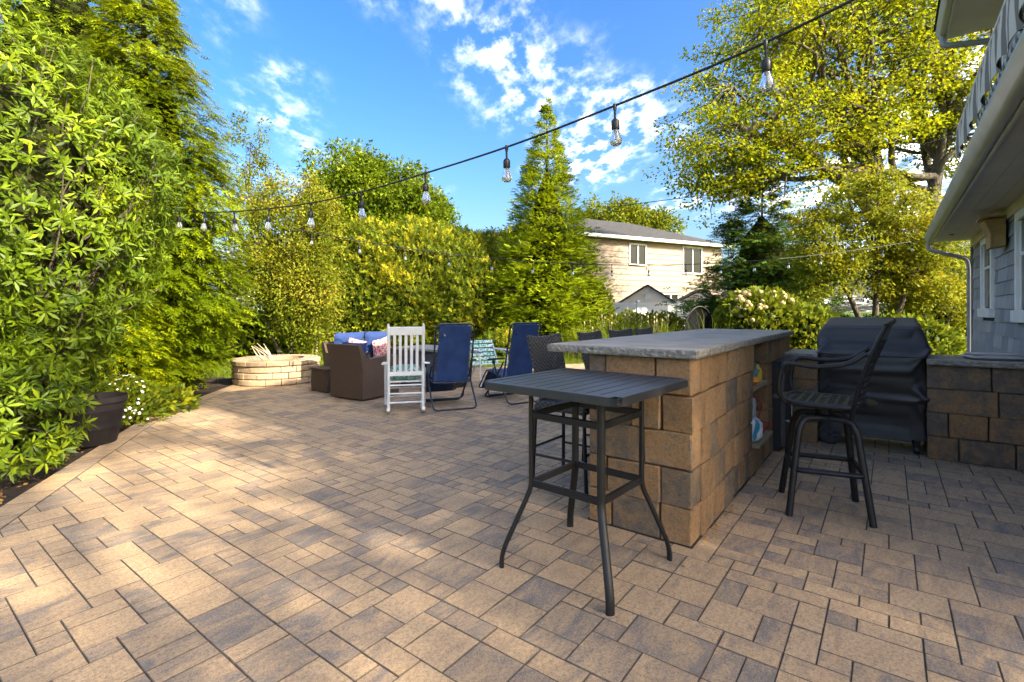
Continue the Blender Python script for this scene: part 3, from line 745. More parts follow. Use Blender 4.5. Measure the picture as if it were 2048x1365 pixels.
def awning():
    a = thing('retractable_awning', 'retracted striped awning with scalloped valance above the gutter', 'awning', UV(0, -.65, 0), TH)
    u0, u1 = 3.3, 8.0; n = 150
    m = MB(); top = []; bot = []
    for k in range(n + 1):
        x = u0 + (u1 - u0) * k / n; ph = 2 * math.pi * x / 0.38
        y = .018 * math.sin(ph) + .012 * math.sin(ph * .47 + 1); zb = 3.17 - .032 * abs(math.sin(ph * .5)) + .01 * math.sin(x * 5)
        top.append(V(x, y * .15, 3.50)); bot.append((V(x, y, zb)))
    mid = [(a_ + b_) / 2 + V(0, .006, 0) for a_, b_ in zip(top, bot)]
    back = [V(p.x, p.y - .004, p.z) for p in bot]; bmid = [V(p.x, p.y - .004, p.z) for p in mid]; btop = [V(p.x, p.y - .004, p.z) for p in top]
    m.loft([top, mid, bot, back, bmid, btop], closed=False, caps=False)
    m.build('valance', 'awning_stripe', a, smooth=60)
    MB().box(((u0 + u1) / 2, -.02, 3.515), (u1 - u0 + .06, .05, .03), .008).build('front_bar', 'soffit', a)
    c = MB(); c.tube([(u0, -.25, 3.55), (u1, -.25, 3.55)], .085, 14); c.build('fabric_roll', 'awning_stripe', a, smooth=60)
    for x in (3.8, 5.4, 7.6):
        MB().bar((x, -.60, 3.48), (x, -.02, 3.53), .03, .04).build('bracket', 'trim_white', a)
awning()

def bat_house():
    b = thing('bat_house', 'tan wooden bat house mounted under the soffit on shingle wall', 'bat house', UV(8.55, -1.125, 2.12), TH)
    m = MB(); m.prism([V(-.16, 0, .02), V(-.16, .13, .0), V(-.16, .13, .16), V(-.16, .19, .34), V(-.16, 0, .36)], (.32, 0, 0)); m.build('body', 'raw_wood', b)
    MB().box((0, .155, .24), (.36, .02, .20), .003, mat=Matrix.Rotation(R(-18), 4, 'X')).build('front_panel', 'raw_wood', b)
    MB().box((0, .13, .08), (.35, .02, .16), .003).build('lower_panel', 'raw_wood', b)
    MB().box((0, .10, .375), (.40, .26, .02), .003).build('roof_board', 'raw_wood', b)
bat_house()

# ------------------------------------------------------------------ stone bar island and counters
def stone_block(c, size, parent, name='block'):
    m = MB(); m.box(c, size, .007, jit=.004); return m.build(name, 'wall_block', parent)
def split(a, b_, lo, hi, rnd):
    out = [a]; 
    while b_ - out[-1] > hi: out.append(out[-1] + rnd.uniform(lo, hi))
    if len(out) > 1 and b_ - out[-1] < lo * .6: out.pop()
    return out + [b_]
CH = 0.215; G = 0.009
def island():
    rnd = random.Random(21)
    o = thing('bar_island', 'tan stone block bar island with thick grey slab top', 'bar counter', UV(2.878, .892), TH)
    Lx, Ly, dp = 3.5, 0.66, 0.18
    nx0, nx1, nz0, nz1 = 1.60, 2.20, .25, 5 * CH
    c = MB()      # hidden core behind the facing
    c.box((.88, Ly / 2, .53), (1.40, Ly - 2 * dp + .04, 1.06)); c.box((2.80, Ly / 2, .53), (1.18, Ly - 2 * dp + .04, 1.06)); c.box((1.9, Ly / 2, .10), (.6, Ly - .3, .2))
    c.build('core', 'wall_core', o)
    MB().box((Lx / 2, Ly / 2, .004), (Lx + .006, Ly + .006, .012)).build('footing', 'wall_core', o)
    fz = 0.872       # fridge opening
    for k in range(5):
        z0, z1 = k * CH, (k + 1) * CH; zc = (z0 + z1) / 2; hz = CH - .005
        fr = k % 2 == 0
        ya, yb = (0, Ly) if fr else (dp, Ly)
        cuts = split(ya, yb, .15, .38, rnd)
        for a, b_ in zip(cuts, cuts[1:]):
            stone_block((dp / 2 + rnd.uniform(-.004, .004), (a + b_) / 2, zc), (dp, b_ - a - G, hz), o)
        xa = dp if fr else 0
        spans = [(xa, nx0 - .002)] if (z1 > nz0 + .05) else [(xa, 2.46)]
        if z1 > nz0 + .05: spans.append((nx1, 2.46))
        if z0 > fz - .02: spans = [(xa, nx0 - .002), (nx1, Lx)]
        elif True: spans.append((2.97, Lx))
        for (sa, sb) in spans:
            cuts = split(sa, sb, .15, .29, rnd)
            for a, b_ in zip(cuts, cuts[1:]):
                stone_block(((a + b_) / 2, dp / 2 + rnd.uniform(-.007, .007), zc), (b_ - a - G, dp, hz), o)
        cuts = split(dp if fr else dp, Lx, .25, .42, rnd)
        for a, b_ in zip(cuts, cuts[1:]):
            stone_block(((a + b_) / 2, Ly - dp / 2, zc), (b_ - a - G, dp, hz), o) if a > dp - .01 else None
    # niche lining and shelves
    n = MB(); n.box((nx0 - .008, .34, (nz0 + nz1) / 2), (.012, .30, nz1 - nz0 - .03)); n.box((nx1 + .008, .34, (nz0 + nz1) / 2), (.012, .30, nz1 - nz0 - .03)); n.box(((nx0 + nx1) / 2, .478, (nz0 + nz1) / 2), (nx1 - nx0 - .01, .01, nz1 - nz0))
    n.build('niche_lining', 'wall_block', o)
    MB().box(((nx0 + nx1) / 2, .205, .235), (nx1 - nx0 - .012, .50, .032), .003).build('shelf', 'shelf_wood', o)
    MB().box(((nx0 + nx1) / 2, .225, .70), (nx1 - nx0 - .012, .46, .032), .003).build('shelf', 'shelf_wood', o)
    # slab
    m = MB(); m.box((1.76, .455, 1.102), (3.60, .97, .052), .006, mi=0)
    # rough broken edges: narrow ragged strips
    s = m.build('countertop', 'slab_stone', o)
    for (p, q) in (((-.044, -.034), (3.564, -.034)), ((-.044, -.034), (-.044, .944)), ((-.044, .944), (3.564, .944))):
        e = MB(); nn = 60; d = V(q[0] - p[0], q[1] - p[1], 0); pr = V(-d.y, d.x, 0).normalized()
        if pr.dot(V(1.76, .45, 0) - V(*p, 0)) > 0: pr = -pr
        rows = []
        for zz in (1.079, 1.09, 1.104, 1.116, 1.1255):
            rows.append([V(p[0], p[1], zz) + d * (k / nn) + pr * (random.uniform(-.001, .005) if 1.08 < zz < 1.12 else -.002) for k in range(nn + 1)])
        e.loft(rows, closed=False, caps=False); e.build('rough_edge', 'slab_edge', s)
    return o
island()

def wing(name, label, v0, v1):
    rnd = random.Random(int(v1 * 100) + 900)
    o = thing(name, label, 'counter', UV(5.92, v0), TH)
    L = v1 - v0; dp = .2
    MB().box((.31, L / 2, .42), (.34, max(L - .06, .05), .84)).build('core', 'wall_core', o)
    for k in range(4):
        zc = (k + .5) * CH
        cuts = split(0, L, .26, .44, rnd)
        if k % 2: cuts = [0] + [c + .13 for c in cuts[1:-1] if c + .13 < L - .12] + [L]
        for a, b_ in zip(cuts, cuts[1:]):
            stone_block((dp / 2 + rnd.uniform(-.004, .004), (a + b_) / 2, zc), (dp, b_ - a - G, CH - .005), o)
            stone_block((.6 - dp / 2 + .002, (a + b_) / 2, zc), (dp - .004, b_ - a - G, CH - .005), o)
    MB().box((.30, L / 2, .886), (.68, L + (.0 if v0 < -.5 else .0), .05), .006).build('countertop', 'slab_stone', o)
    m = MB(); rows = []
    for zz in (.864, .875, .89, .902, .9105):
        rows.append([V(-.043 - (random.uniform(-.001, .005) if .87 < zz < .905 else -.002), L * k / 24, zz) for k in range(25)])
    m.loft(rows, closed=False, caps=False); m.build('rough_edge', 'slab_edge', o)
wing('stone_counter', 'low stone block counter with grey slab right of the covered grill', -1.145, -.275)
wing('stone_counter', 'short stone counter stub between bar island and covered grill', .575, .885)

def mini_fridge():
    f = thing('outdoor_fridge', 'black undercounter fridge with chrome handle built into the island', 'fridge', UV(2.878 + 2.47, .892), TH)
    MB().box((.245, .16, .435), (.485, .44, .865), .006).build('cabinet', 'plastic_black', f)
    MB().box((.245, -.082, .45), (.48, .045, .80), .008).build('door', 'steel_grey', f)
    MB().box((.245, -.07, .858), (.485, .11, .024), .006).build('top_lip', 'plastic_black', f)
    h = MB(); h.tube(fillet([(.04, -.10, .83), (.04, -.155, .83), (.04, -.155, .30), (.04, -.10, .30)], .03), .011, 8); h.build('handle', 'chrome', f, smooth=50)
    MB().box((.06, -.115, .84), (.07, .03, .05), .006).build('latch', 'chrome', f)
mini_fridge()

# ------------------------------------------------------------------ things on the shelves
def niche_items():
    def lp(x, y, z): return UV(2.878 + x, .892 + y, z)
    p = thing('blue_pail', 'blue plastic pail on the upper niche shelf', 'pail', lp(1.98, .20, .717))
    MB().lathe([(.065, 0), (.078, .17), (.082, .18), (.078, .185), (.072, .18), (.062, .01), (0, .01)], n=20).build('bucket', 'blue_plastic', p, smooth=40)
    m = MB(); m.tube(cr([(.075, 0, .17), (.05, 0, .23), (-.05, 0, .23), (-.075, 0, .17)], 5), .003, 6); m.build('handle', 'chrome', p)
    m = MB(); m.pillow((0, 0, .075), .17, .15, .09, Matrix.Rotation(R(80), 4, 'Y') @ Matrix.Rotation(R(20), 4, 'Z'), noise=.008)
    for k in range(5): m.tube([(-.03, -.06 + .028 * k, .12), (-.045, -.07 + .032 * k, .19 + .012 * (k % 3))], [.013, .009], 8)
    o = m.build('garden_gloves', 'glove_green', None, smooth=80, loc=lp(1.84, .09, .717)); tag(o, 'grey green garden gloves standing on the upper niche shelf', 'gloves'); o.rotation_euler.z = TH
    y = thing('spray_bottle', 'yellow plastic bottle at the edge of the upper niche shelf', 'bottle', lp(2.08, .06, .717))
    MB().lathe([(.036, 0), (.038, .01), (.038, .10), (.016, .13), (.014, .15)], n=16).build('bottle', 'yellow_plastic', y, smooth=40)
    MB().lathe([(.017, .15), (.017, .175), (0, .178)], n=12).build('cap', 'plastic_black', y, smooth=40)
    m = MB(); m.pillow((0, 0, .035), .22, .14, .07, noise=.012); o = m.build('work_cloth', 'orange_cloth', None, smooth=80, loc=lp(1.78, .075, .717)); tag(o, 'crumpled orange cloth hanging over the upper niche shelf edge', 'cloth'); o.rotation_euler.z = TH + .5
    def sack(w, h, t, loc, rz, lab):
        m = MB(); m.pillow((0, 0, h / 2), h, w, t, Matrix.Rotation(R(90), 4, 'Y'), n=14, noise=.006, pw=.5)
        s = thing('plastic_sack', lab, 'bag', loc, rz); m.build('sack_body', 'bag_print', s, smooth=80)
        k = MB(); k.tube(cr([(t * .42, -.05, h * .9), (t * .75, -.02, h * .75), (t * .62, .03, h * .45), (t * .55, .02, h * .3)], 5), .007, 6); k.build('strap', 'red_strap', s, smooth=80)
    sack(.26, .40, .22, lp(1.93, .16, .25), TH - R(90), 'white and blue plastic sack leaning on the lower niche shelf')
    sack(.20, .20, .20, lp(1.74, .06, .25), TH - R(70), 'smaller teal printed sack slumped in front on the lower niche shelf')
niche_items()

c = MB(); c.pillow((0, 0, .03), .26, .40, .05, noise=.004); c.pillow((.02, 0, .058), .24, .36, .02, noise=.003)
o = c.build('folded_pad', 'folded_cloth', None, smooth=80, loc=UV(6.15, -.74, .905)); o.rotation_euler.z = TH + .3; tag(o, 'beige folded pad lying on the right stone counter', 'pad')

# ------------------------------------------------------------------ covered grill
def grill():
    g = thing('covered_grill', 'barbecue grill under a black wrinkled fabric cover', 'grill', UV(6.30, .15), TH)
    rings = []; NP = 120; NZ = 70
    def fr_(z):        # front x, back x, half width
        pts = [(.15, -.32, .31, .435), (.80, -.335, .32, .445), (.92, -.345, .32, .45), (.955, -.30, .32, .45), (1.02, -.262, .31, .442), (1.16, -.215, .28, .402), (1.185, -.20, .26, .394), (1.266, .02, .20, .368), (1.275, .04, .19, .362)]
        zs = [p[0] for p in pts]; return [float(np.interp(z, zs, [p[q] for p in pts])) for q in (1, 2, 3)]
    rn_ = random.Random(12); wr = []
    for q in range(34):      # individual creases: (y, z, direction, length, width, depth)
        wr.append((rn_.uniform(-.42, .42), rn_.uniform(.25, 1.1), rn_.choice((.5, .8, -.6, 2.4, 1.2, -1.0)) + rn_.uniform(-.2, .2), rn_.uniform(.12, .32), rn_.uniform(.014, .03), rn_.choice((-1, 1, 1)) * rn_.uniform(.014, .032)))
    for i in range(NZ + 1):
        z = .15 + 1.125 * i / NZ; xf, xb, hw = fr_(z); ring = []
        for k in range(NP):
            a = 2 * math.pi * k / NP; ca, sa = math.cos(a), math.sin(a); e = .13
            sx = math.copysign(abs(ca) ** e, ca); sy = math.copysign(abs(sa) ** e, sa)
            x = (xb + xf) / 2 + (xb - xf) / 2 * sx; y = hw * sy
            w = .004 * math.sin(z * 17 + y * 19) + .005 * math.sin(y * 21 - z * 8 + 2)
            for (cy, cz, dr, ln, wd, dp_) in wr:
                du = (y - cy) * math.cos(dr) + (z - cz) * math.sin(dr); dv = -(y - cy) * math.sin(dr) + (z - cz) * math.cos(dr)
                if abs(du) < ln * 2.5 and abs(dv) < wd * 4: w += dp_ * math.exp(-(du / ln) ** 2 - (dv / wd) ** 2)
            w += .016 * max(0, (.5 - z)) * 2 * math.sin(y * 17 + x * 6)
            cor = abs(sx * sy)
            ring.append(V(x + math.copysign(1, ca) * w * abs(ca) ** .3, y + math.copysign(1, sa) * (w * .7 + .02 * cor * math.sin(z * 13)) * abs(sa) ** .3, z + .010 * math.sin(a * 3 + 1) * (1 - i / NZ)))
        rings.append(ring)
    m = MB(); m.loft(rings, caps=False)
    top = rings[-1]; c = sum(top, V(0, 0, 0)) / NP
    m._add(top + [c + (p - c) * .9 + V(0, 0, .006) for p in top] + [c + V(0, 0, .008)], [(k, (k + 1) % NP, NP + (k + 1) % NP, NP + k) for k in range(NP)] + [(NP + k, NP + (k + 1) % NP, 2 * NP) for k in range(NP)])
    m.build('cover', 'grill_cover', g, smooth=180)
    s = MB()
    s.tube([rings[65][k] for k in range(NP)], .004, 5, closed=True)
    s.tube([rings[48][k] + V(-.004, 0, 0) for k in range(44, 77)], .007, 6)
    s.build('seam', 'grill_cover', g, smooth=60)
    for y in (-.36, .36):
        for x in (-.22, .22): MB().box((x, y, .11), (.05, .05, .22), .004).build('leg', 'black_metal', g)
    MB().box((0, 0, .14), (.48, .74, .03), .004).build('base_shelf', 'black_metal', g)
    w = MB(); w.lathe([(.02, -.02), (.06, -.018), (.075, -.022), (.10, -.016), (.10, .016), (.075, .022), (.02, .02)], n=28); Ry = Matrix.Rotation(R(90), 4, 'Y')
    w.v = [tuple(Ry @ Vector(p) + V(-.30, .33, .10)) for p in w.v]
    wh = w.build('wheel', 'plastic_black', g, smooth=40); sp = MB()
    for k in range(6):
        a = 2 * math.pi * k / 6; sp.bar((-.325, .33 + .018 * math.cos(a), .10 + .018 * math.sin(a)), (-.325, .33 + .07 * math.cos(a), .10 + .07 * math.sin(a)), .012, .01)
    sp.build('spoke', 'steel_grey', wh)
    for y in (-.36,):
        w = MB(); w.lathe([(.01, -.014), (.035, -.014), (.038, 0), (.035, .014), (.01, .014)], n=16); Rx = Matrix.Rotation(R(90), 4, 'X'); w.v = [tuple(Rx @ Vector(p) + V(-.24, y, .038)) for p in w.v]
        w.build('caster', 'plastic_black', g, smooth=40)
grill()

# ------------------------------------------------------------------ black bar table
def bar_table():
    t = thing('bar_table', 'black square metal bar table with slatted top and flared legs', 'bar table', (.40, 2.675, 0), R(49.5))
    H = .98; hs = .408
    fr = MB()
    for (a, b_) in (((-hs, -hs), (hs, -hs)), ((hs, -hs), (hs, hs)), ((hs, hs), (-hs, hs)), ((-hs, hs), (-hs, -hs))):
        A = V(*a, H - .02); B = V(*b_, H - .02); d = (B - A).normalized()
        i = V(-d.y, d.x, 0) * .021
        fr.bar(A + i + d * (0 if a[0] == a[1] else .0425), B + i - d * (.0425 if a[0] == a[1] else 0.0), .042, .04, .003)
    fr.build('rim', 'table_metal', t)
    n = 10; w = (2 * hs - .088) / n
    for k in range(n):
        y = -hs + .044 + w * (k + .5)
        MB().box((0, y, H - .012), (2 * hs - .09, w - .005, .018), .0025).build('slat', 'table_metal', t)
    a = .212; f = .322
    for sx in (-1, 1):
        for sy in (-1, 1):
            p = [(sx * a, sy * a, H - .04), (sx * a, sy * a, .42), (sx * a * 1.06, sy * a * 1.06, .37), (sx * (f - .012), sy * (f - .012), .11), (sx * f, sy * f, .05), (sx * f, sy * f, .0)]
            L = MB(); L.tube(fillet(p, .06, 5), .021, 10, flat=.62, upv=(sx, sy, 0)); L.build('leg', 'black_metal', t, smooth=45)
    for z in (.80, .44):
        for (p, q) in (((-a, -a), (a, -a)), ((a, -a), (a, a)), ((a, a), (-a, a)), ((-a, a), (-a, -a))):
            A = V(*p, z); B = V(*q, z); d = (B - A).normalized() * .012
            MB().bar(A + d, B - d, .020, .036, .003).build('stretcher', 'black_metal', t)
    for (p, q) in (((-a, -a), (a, a)),):
        pass
    m = MB()
    for y in (-a, a): m.box((0, y, H - .035), (2 * hs - .09, .03, .022), .002)
    m.build('under_rail', 'black_metal', t)
bar_table()

# ------------------------------------------------------------------ cast metal swivel bar chair
def swivel_chair():
    c = thing('swivel_bar_chair', 'black cast metal swivel bar chair with arms in front of the grill', 'bar chair', (2.13, 3.42, 0), R(143))
    sz = .755
    # feet: square base
    f = .232
    for sx in (-1, 1):
        for sy in (-1, 1):
            p = [Matrix.Rotation(R(14), 3, 'Z') @ Vector(q_) for q_ in ((sx * .02, sy * .105, .635), (sx * .13, sy * .125, .632), (sx * .165, sy * .15, .56), (sx * f, sy * f, 0))]
            L = MB(); L.tube(fillet(p, .07, 6), .0215, 10); L.build('leg', 'black_metal', c, smooth=45)
    fz = .30; e = .205
    ring = [Matrix.Rotation(R(14), 3, 'Z') @ q_ for q_ in fillet([(0, -e, fz), (e, -e, fz), (e, e, fz), (-e, e, fz), (-e, -e, fz), (0, -e, fz)], .07, 5)]
    m = MB(); m.tube(ring[:-1], .020, 8, closed=True, flat=.9); m.build('foot_ring', 'black_metal', c, smooth=45)
    m = MB(); m.lathe([(.10, .625), (.11, .63), (.11, .645), (.05, .65), (.05, .70), (.12, .705), (.12, .725), (0, .725)], n=24); m.build('swivel', 'black_metal', c, smooth=40)
    # cast seat: rim and pierced bars
    hx, hy = .225, .235
    out = []
    for k in range(40):
        a = 2 * math.pi * k / 40; ca, sa = math.cos(a), math.sin(a)
        out.append(V(hx * math.copysign(abs(ca) ** .5, ca), hy * math.copysign(abs(sa) ** .5, sa), sz - .02 + .012 * ca * ca))
    s = MB(); s.tube(out, .019, 8, closed=True); seat = s.build('seat', 'black_metal', c, smooth=60)
    m = MB()
    for k in range(8): m.box((-.19 + .38 * k / 7, 0, sz - .012), (.020, .43, .010), .002)
    for k in range(11): m.box((0, -.2 + .4 * k / 10, sz - .013), (.41, .014, .009), .002)
    for k in range(23): m.box((-.136, -.2 + .4 * k / 22, sz - .0125), (.05, .006, .008)); m.box((.136, -.2 + .4 * k / 22, sz - .0125), (.05, .006, .008)); m.box((0, -.2 + .4 * k / 22, sz - .0125), (.05, .006, .008))
    m.build('seat_grille', 'black_metal', seat)
    # front and back rounded lobes of the seat
    for x in (-.245, .245):
        m = MB(); m.lathe([(.0, .0), (.055, .0), (.06, .012), (.05, .02), (0, .016)], (x, 0 if x > 0 else 0, sz - .02), 20, sy=2.6); m.build('seat_lobe', 'black_metal', seat, smooth=50)
    # backrest: curved lattice panel leaning back
    def bp(s_, t_):     # s across -1..1, t up 0..1
        x = -.205 - .075 * t_ - .10 * t_ * t_ + .035 * s_ * s_ ; y = s_ * (.215 + .03 * math.sin(t_ * 2.4)); z = sz - .10 + .60 * t_ + (.03 * (1 - s_ * s_) if t_ > .9 else 0)
        return V(x, y, z)
    fr = MB()
    for s_ in (-1, 1): fr.tube([bp(s_, k / 14) for k in range(15)], .018, 8, flat=.7)
    fr.tube([bp(-1 + 2 * k / 14, 1) for k in range(15)], .017, 8); fr.tube([bp(-1 + 2 * k / 14, .22) for k in range(15)], .013, 8); fr.tube([bp(-1 + 2 * k / 14, .86) for k in range(15)], .010, 8)
    b_ = fr.build('backrest', 'black_metal', c, smooth=60)
    lt = MB()
    for k in range(-7, 8):
        for sg in (-1, 1):
            pts = [bp(k / 5 + sg * (q / 10 - .5) * .9, .22 + .64 * q / 10) for q in range(11) if abs(k / 5 + sg * (q / 10 - .5) * .9) <= 1.0]
            if len(pts) > 1: lt.tube(pts, .0075, 5)
    for k in range(9): lt.tube([bp(-.9 + 1.8 * k / 8, .86), bp(-.9 + 1.8 * k / 8, 1.0)], .006, 5)
    lt.build('back_lattice', 'black_metal', b_, smooth=60)
    for s_ in (-1, 1):
        y = s_ * .255
        pts = [(.20, y * .86, sz - .02), (.235, y, sz + .06), (.215, y * 1.03, sz + .20), (.17, y * 1.05, sz + .245), (.02, y * 1.06, sz + .235), (-.14, y * 1.03, sz + .26), (-.245, y * .92, sz + .33)]
        a = MB(); a.tube(cr(pts, 6), .0155, 9); a.build('armrest', 'black_metal', c, smooth=60)
swivel_chair()

# ------------------------------------------------------------------ wicker bar stools along the island
def wicker_stool():
    s = thing('wicker_bar_stool', '', 'bar stool', (0, 0, 0), 0, 'wicker bar stools along the island')
    # local +x faces the island
    for sx in (-1, 1):
        for sy in (-1, 1):
            L = MB(); L.tube([(sx * .20 + (-.02 if sx < 0 else .0), sy * .205, .62), (sx * .235, sy * .23, 0)], .0145, 8); L.build('leg', 'black_metal', s, smooth=45)
    for sy in (-1, 1):
        m = MB(); m.tube([(-.225, sy * .222, .24), (.225, sy * .222, .24)], .010, 7); m.build('footrest', 'black_metal', s, smooth=45)
    for sx in (-1, 1):
        m = MB(); m.tube([(sx * .222, -.222, .30), (sx * .222, .222, .30)], .010, 7); m.build('footrest', 'black_metal', s, smooth=45)
    m = MB(); m.box((0, 0, .625), (.45, .46, .075), .02); m.build('seat', 'wicker_black', s, smooth=40)
    rows = []
    for t_ in [k / 10 for k in range(11)]:
        rows.append([V(-.205 - .085 * t_ - .02 * t_ * t_ + .030 * q * q + dx, q * (.20 + .035 * t_), .64 + .505 * t_ - .018 * (1 - q * q) * (t_ > .95)) for dx in (0,) for q in [-1 + 2 * k / 12 for k in range(13)]])
    front = [[p + V(.014, 0, 0) for p in r_] for r_ in rows]; back = [[p + V(-.014, 0, 0) for p in reversed(r_)] for r_ in rows]
    m = MB(); m.loft([f_ + b_ for f_, b_ in zip(front, back)]); m.build('backrest', 'wicker_black', s, smooth=50)
    e = MB(); e.tube([p for p in rows[-1]], .017, 8); e.build('top_rail', 'wicker_black', s, smooth=50)
    return s
ws = wicker_stool()
labs = ['black wicker bar stool nearest the bar table with its back in full view', 'black wicker bar stool second from the bar table along the island', 'black wicker bar stool third from the bar table with only its top showing', 'black wicker bar stool farthest from the bar table along the island']
for k, (u, dr) in enumerate(((3.42, .0), (4.21, .05), (4.86, -.06), (5.5, .03))):
    q = ws if k == 0 else copy_tree(ws)
    q.location = UV(u, 1.97); q.rotation_euler.z = TH - R(90) + dr; q['label'] = labs[k]

# ------------------------------------------------------------------ white rocking chair
def rocker():
    c = thing('rocking_chair', 'white wooden slat back rocking chair with teal cushion', 'rocking chair', (-1.46, 6.86, 0), R(103))
    W = 'white_paint'
    # local +x forward
    for sy in (-1, 1):
        y = sy * .225
        pts = [(-.42, y, .085), (-.28, y, .03), (-.1, y, .008), (.1, y, .014), (.28, y * 1.05, .05), (.38, y * 1.08, .085)]
        m = MB(); m.tube(cr(pts, 5), .022, 8, flat=1.2); m.build('rocker', W, c, smooth=50)
        m = MB(); m.tube(cr([(-.20, y, .02), (-.21, y, .40), (-.27, y, .80), (-.34, y, 1.18)], 5), [.021] * 15 + [.013], 9); m.build('back_post', W, c, smooth=50)
        m = MB(); m.tube([(.24, y * 1.18, .03), (.235, y * 1.2, .44), (.22, y * 1.2, .62)], .021, 9); m.build('front_leg', W, c, smooth=50)
        m = MB(); m.box((.0, y * 1.2, .635), (.58, .085, .022), .008, mat=Matrix.Rotation(R(4), 4, 'Y')); m.build('armrest', W, c)
        for z in (.14, .24, .33): 
            m = MB(); m.tube([(-.20, y, z), (.235, y * 1.18, z)], .0105, 7); m.build('side_stretcher', W, c, smooth=50)
    def bx_(z): return -.21 - .0 if z < .4 else -.21 - (z - .4) * .165
    m = MB(); m.bar((bx_(1.09) - .0, -.215, 1.085), (bx_(1.09), .215, 1.085), .022, .11, .004, up=(-.16, 0, 1)); m.build('top_rail', W, c)
    m = MB(); m.bar((bx_(.52), -.215, .515), (bx_(.52), .215, .515), .022, .055, .004); m.build('lower_rail', W, c)
    for k in range(5):
        y = -.145 + .29 * k / 4
        m = MB(); m.bar((bx_(.53), y, .53), (bx_(1.05), y, 1.045), .012, .038, .003, up=(0, 1, 0)); m.build('back_slat', W, c)
    for z in (.13, .25, .36):
        m = MB(); m.tube([(-.205, -.22, z), (-.205, .22, z)], .012, 8); m.build('rear_stretcher', W, c, smooth=50)
        m = MB(); m.tube([(.237, -.26, z + .01), (.237, .26, z + .01)], .012, 8); m.build('front_stretcher', W, c, smooth=50)
    for k in range(7):
        m = MB(); m.box((-.17 + k * .067, 0, .405), (.055, .47, .016), .004); m.build('seat_slat', W, c)
    o = MB().pillow((0, 0, 0), .46, .47, .19).build('seat_cushion', 'cushion_teal', None, smooth=80); o.location = c.matrix_basis @ Vector((.03, 0, .475)) if False else Vector((-1.46, 6.86, .508)) + Matrix.Rotation(R(103), 3, 'Z') @ Vector((.035, 0, 0))
    o.rotation_euler.z = R(103); tag(o, 'teal and white patterned seat cushion on the white rocking chair', 'cushion')
rocker()

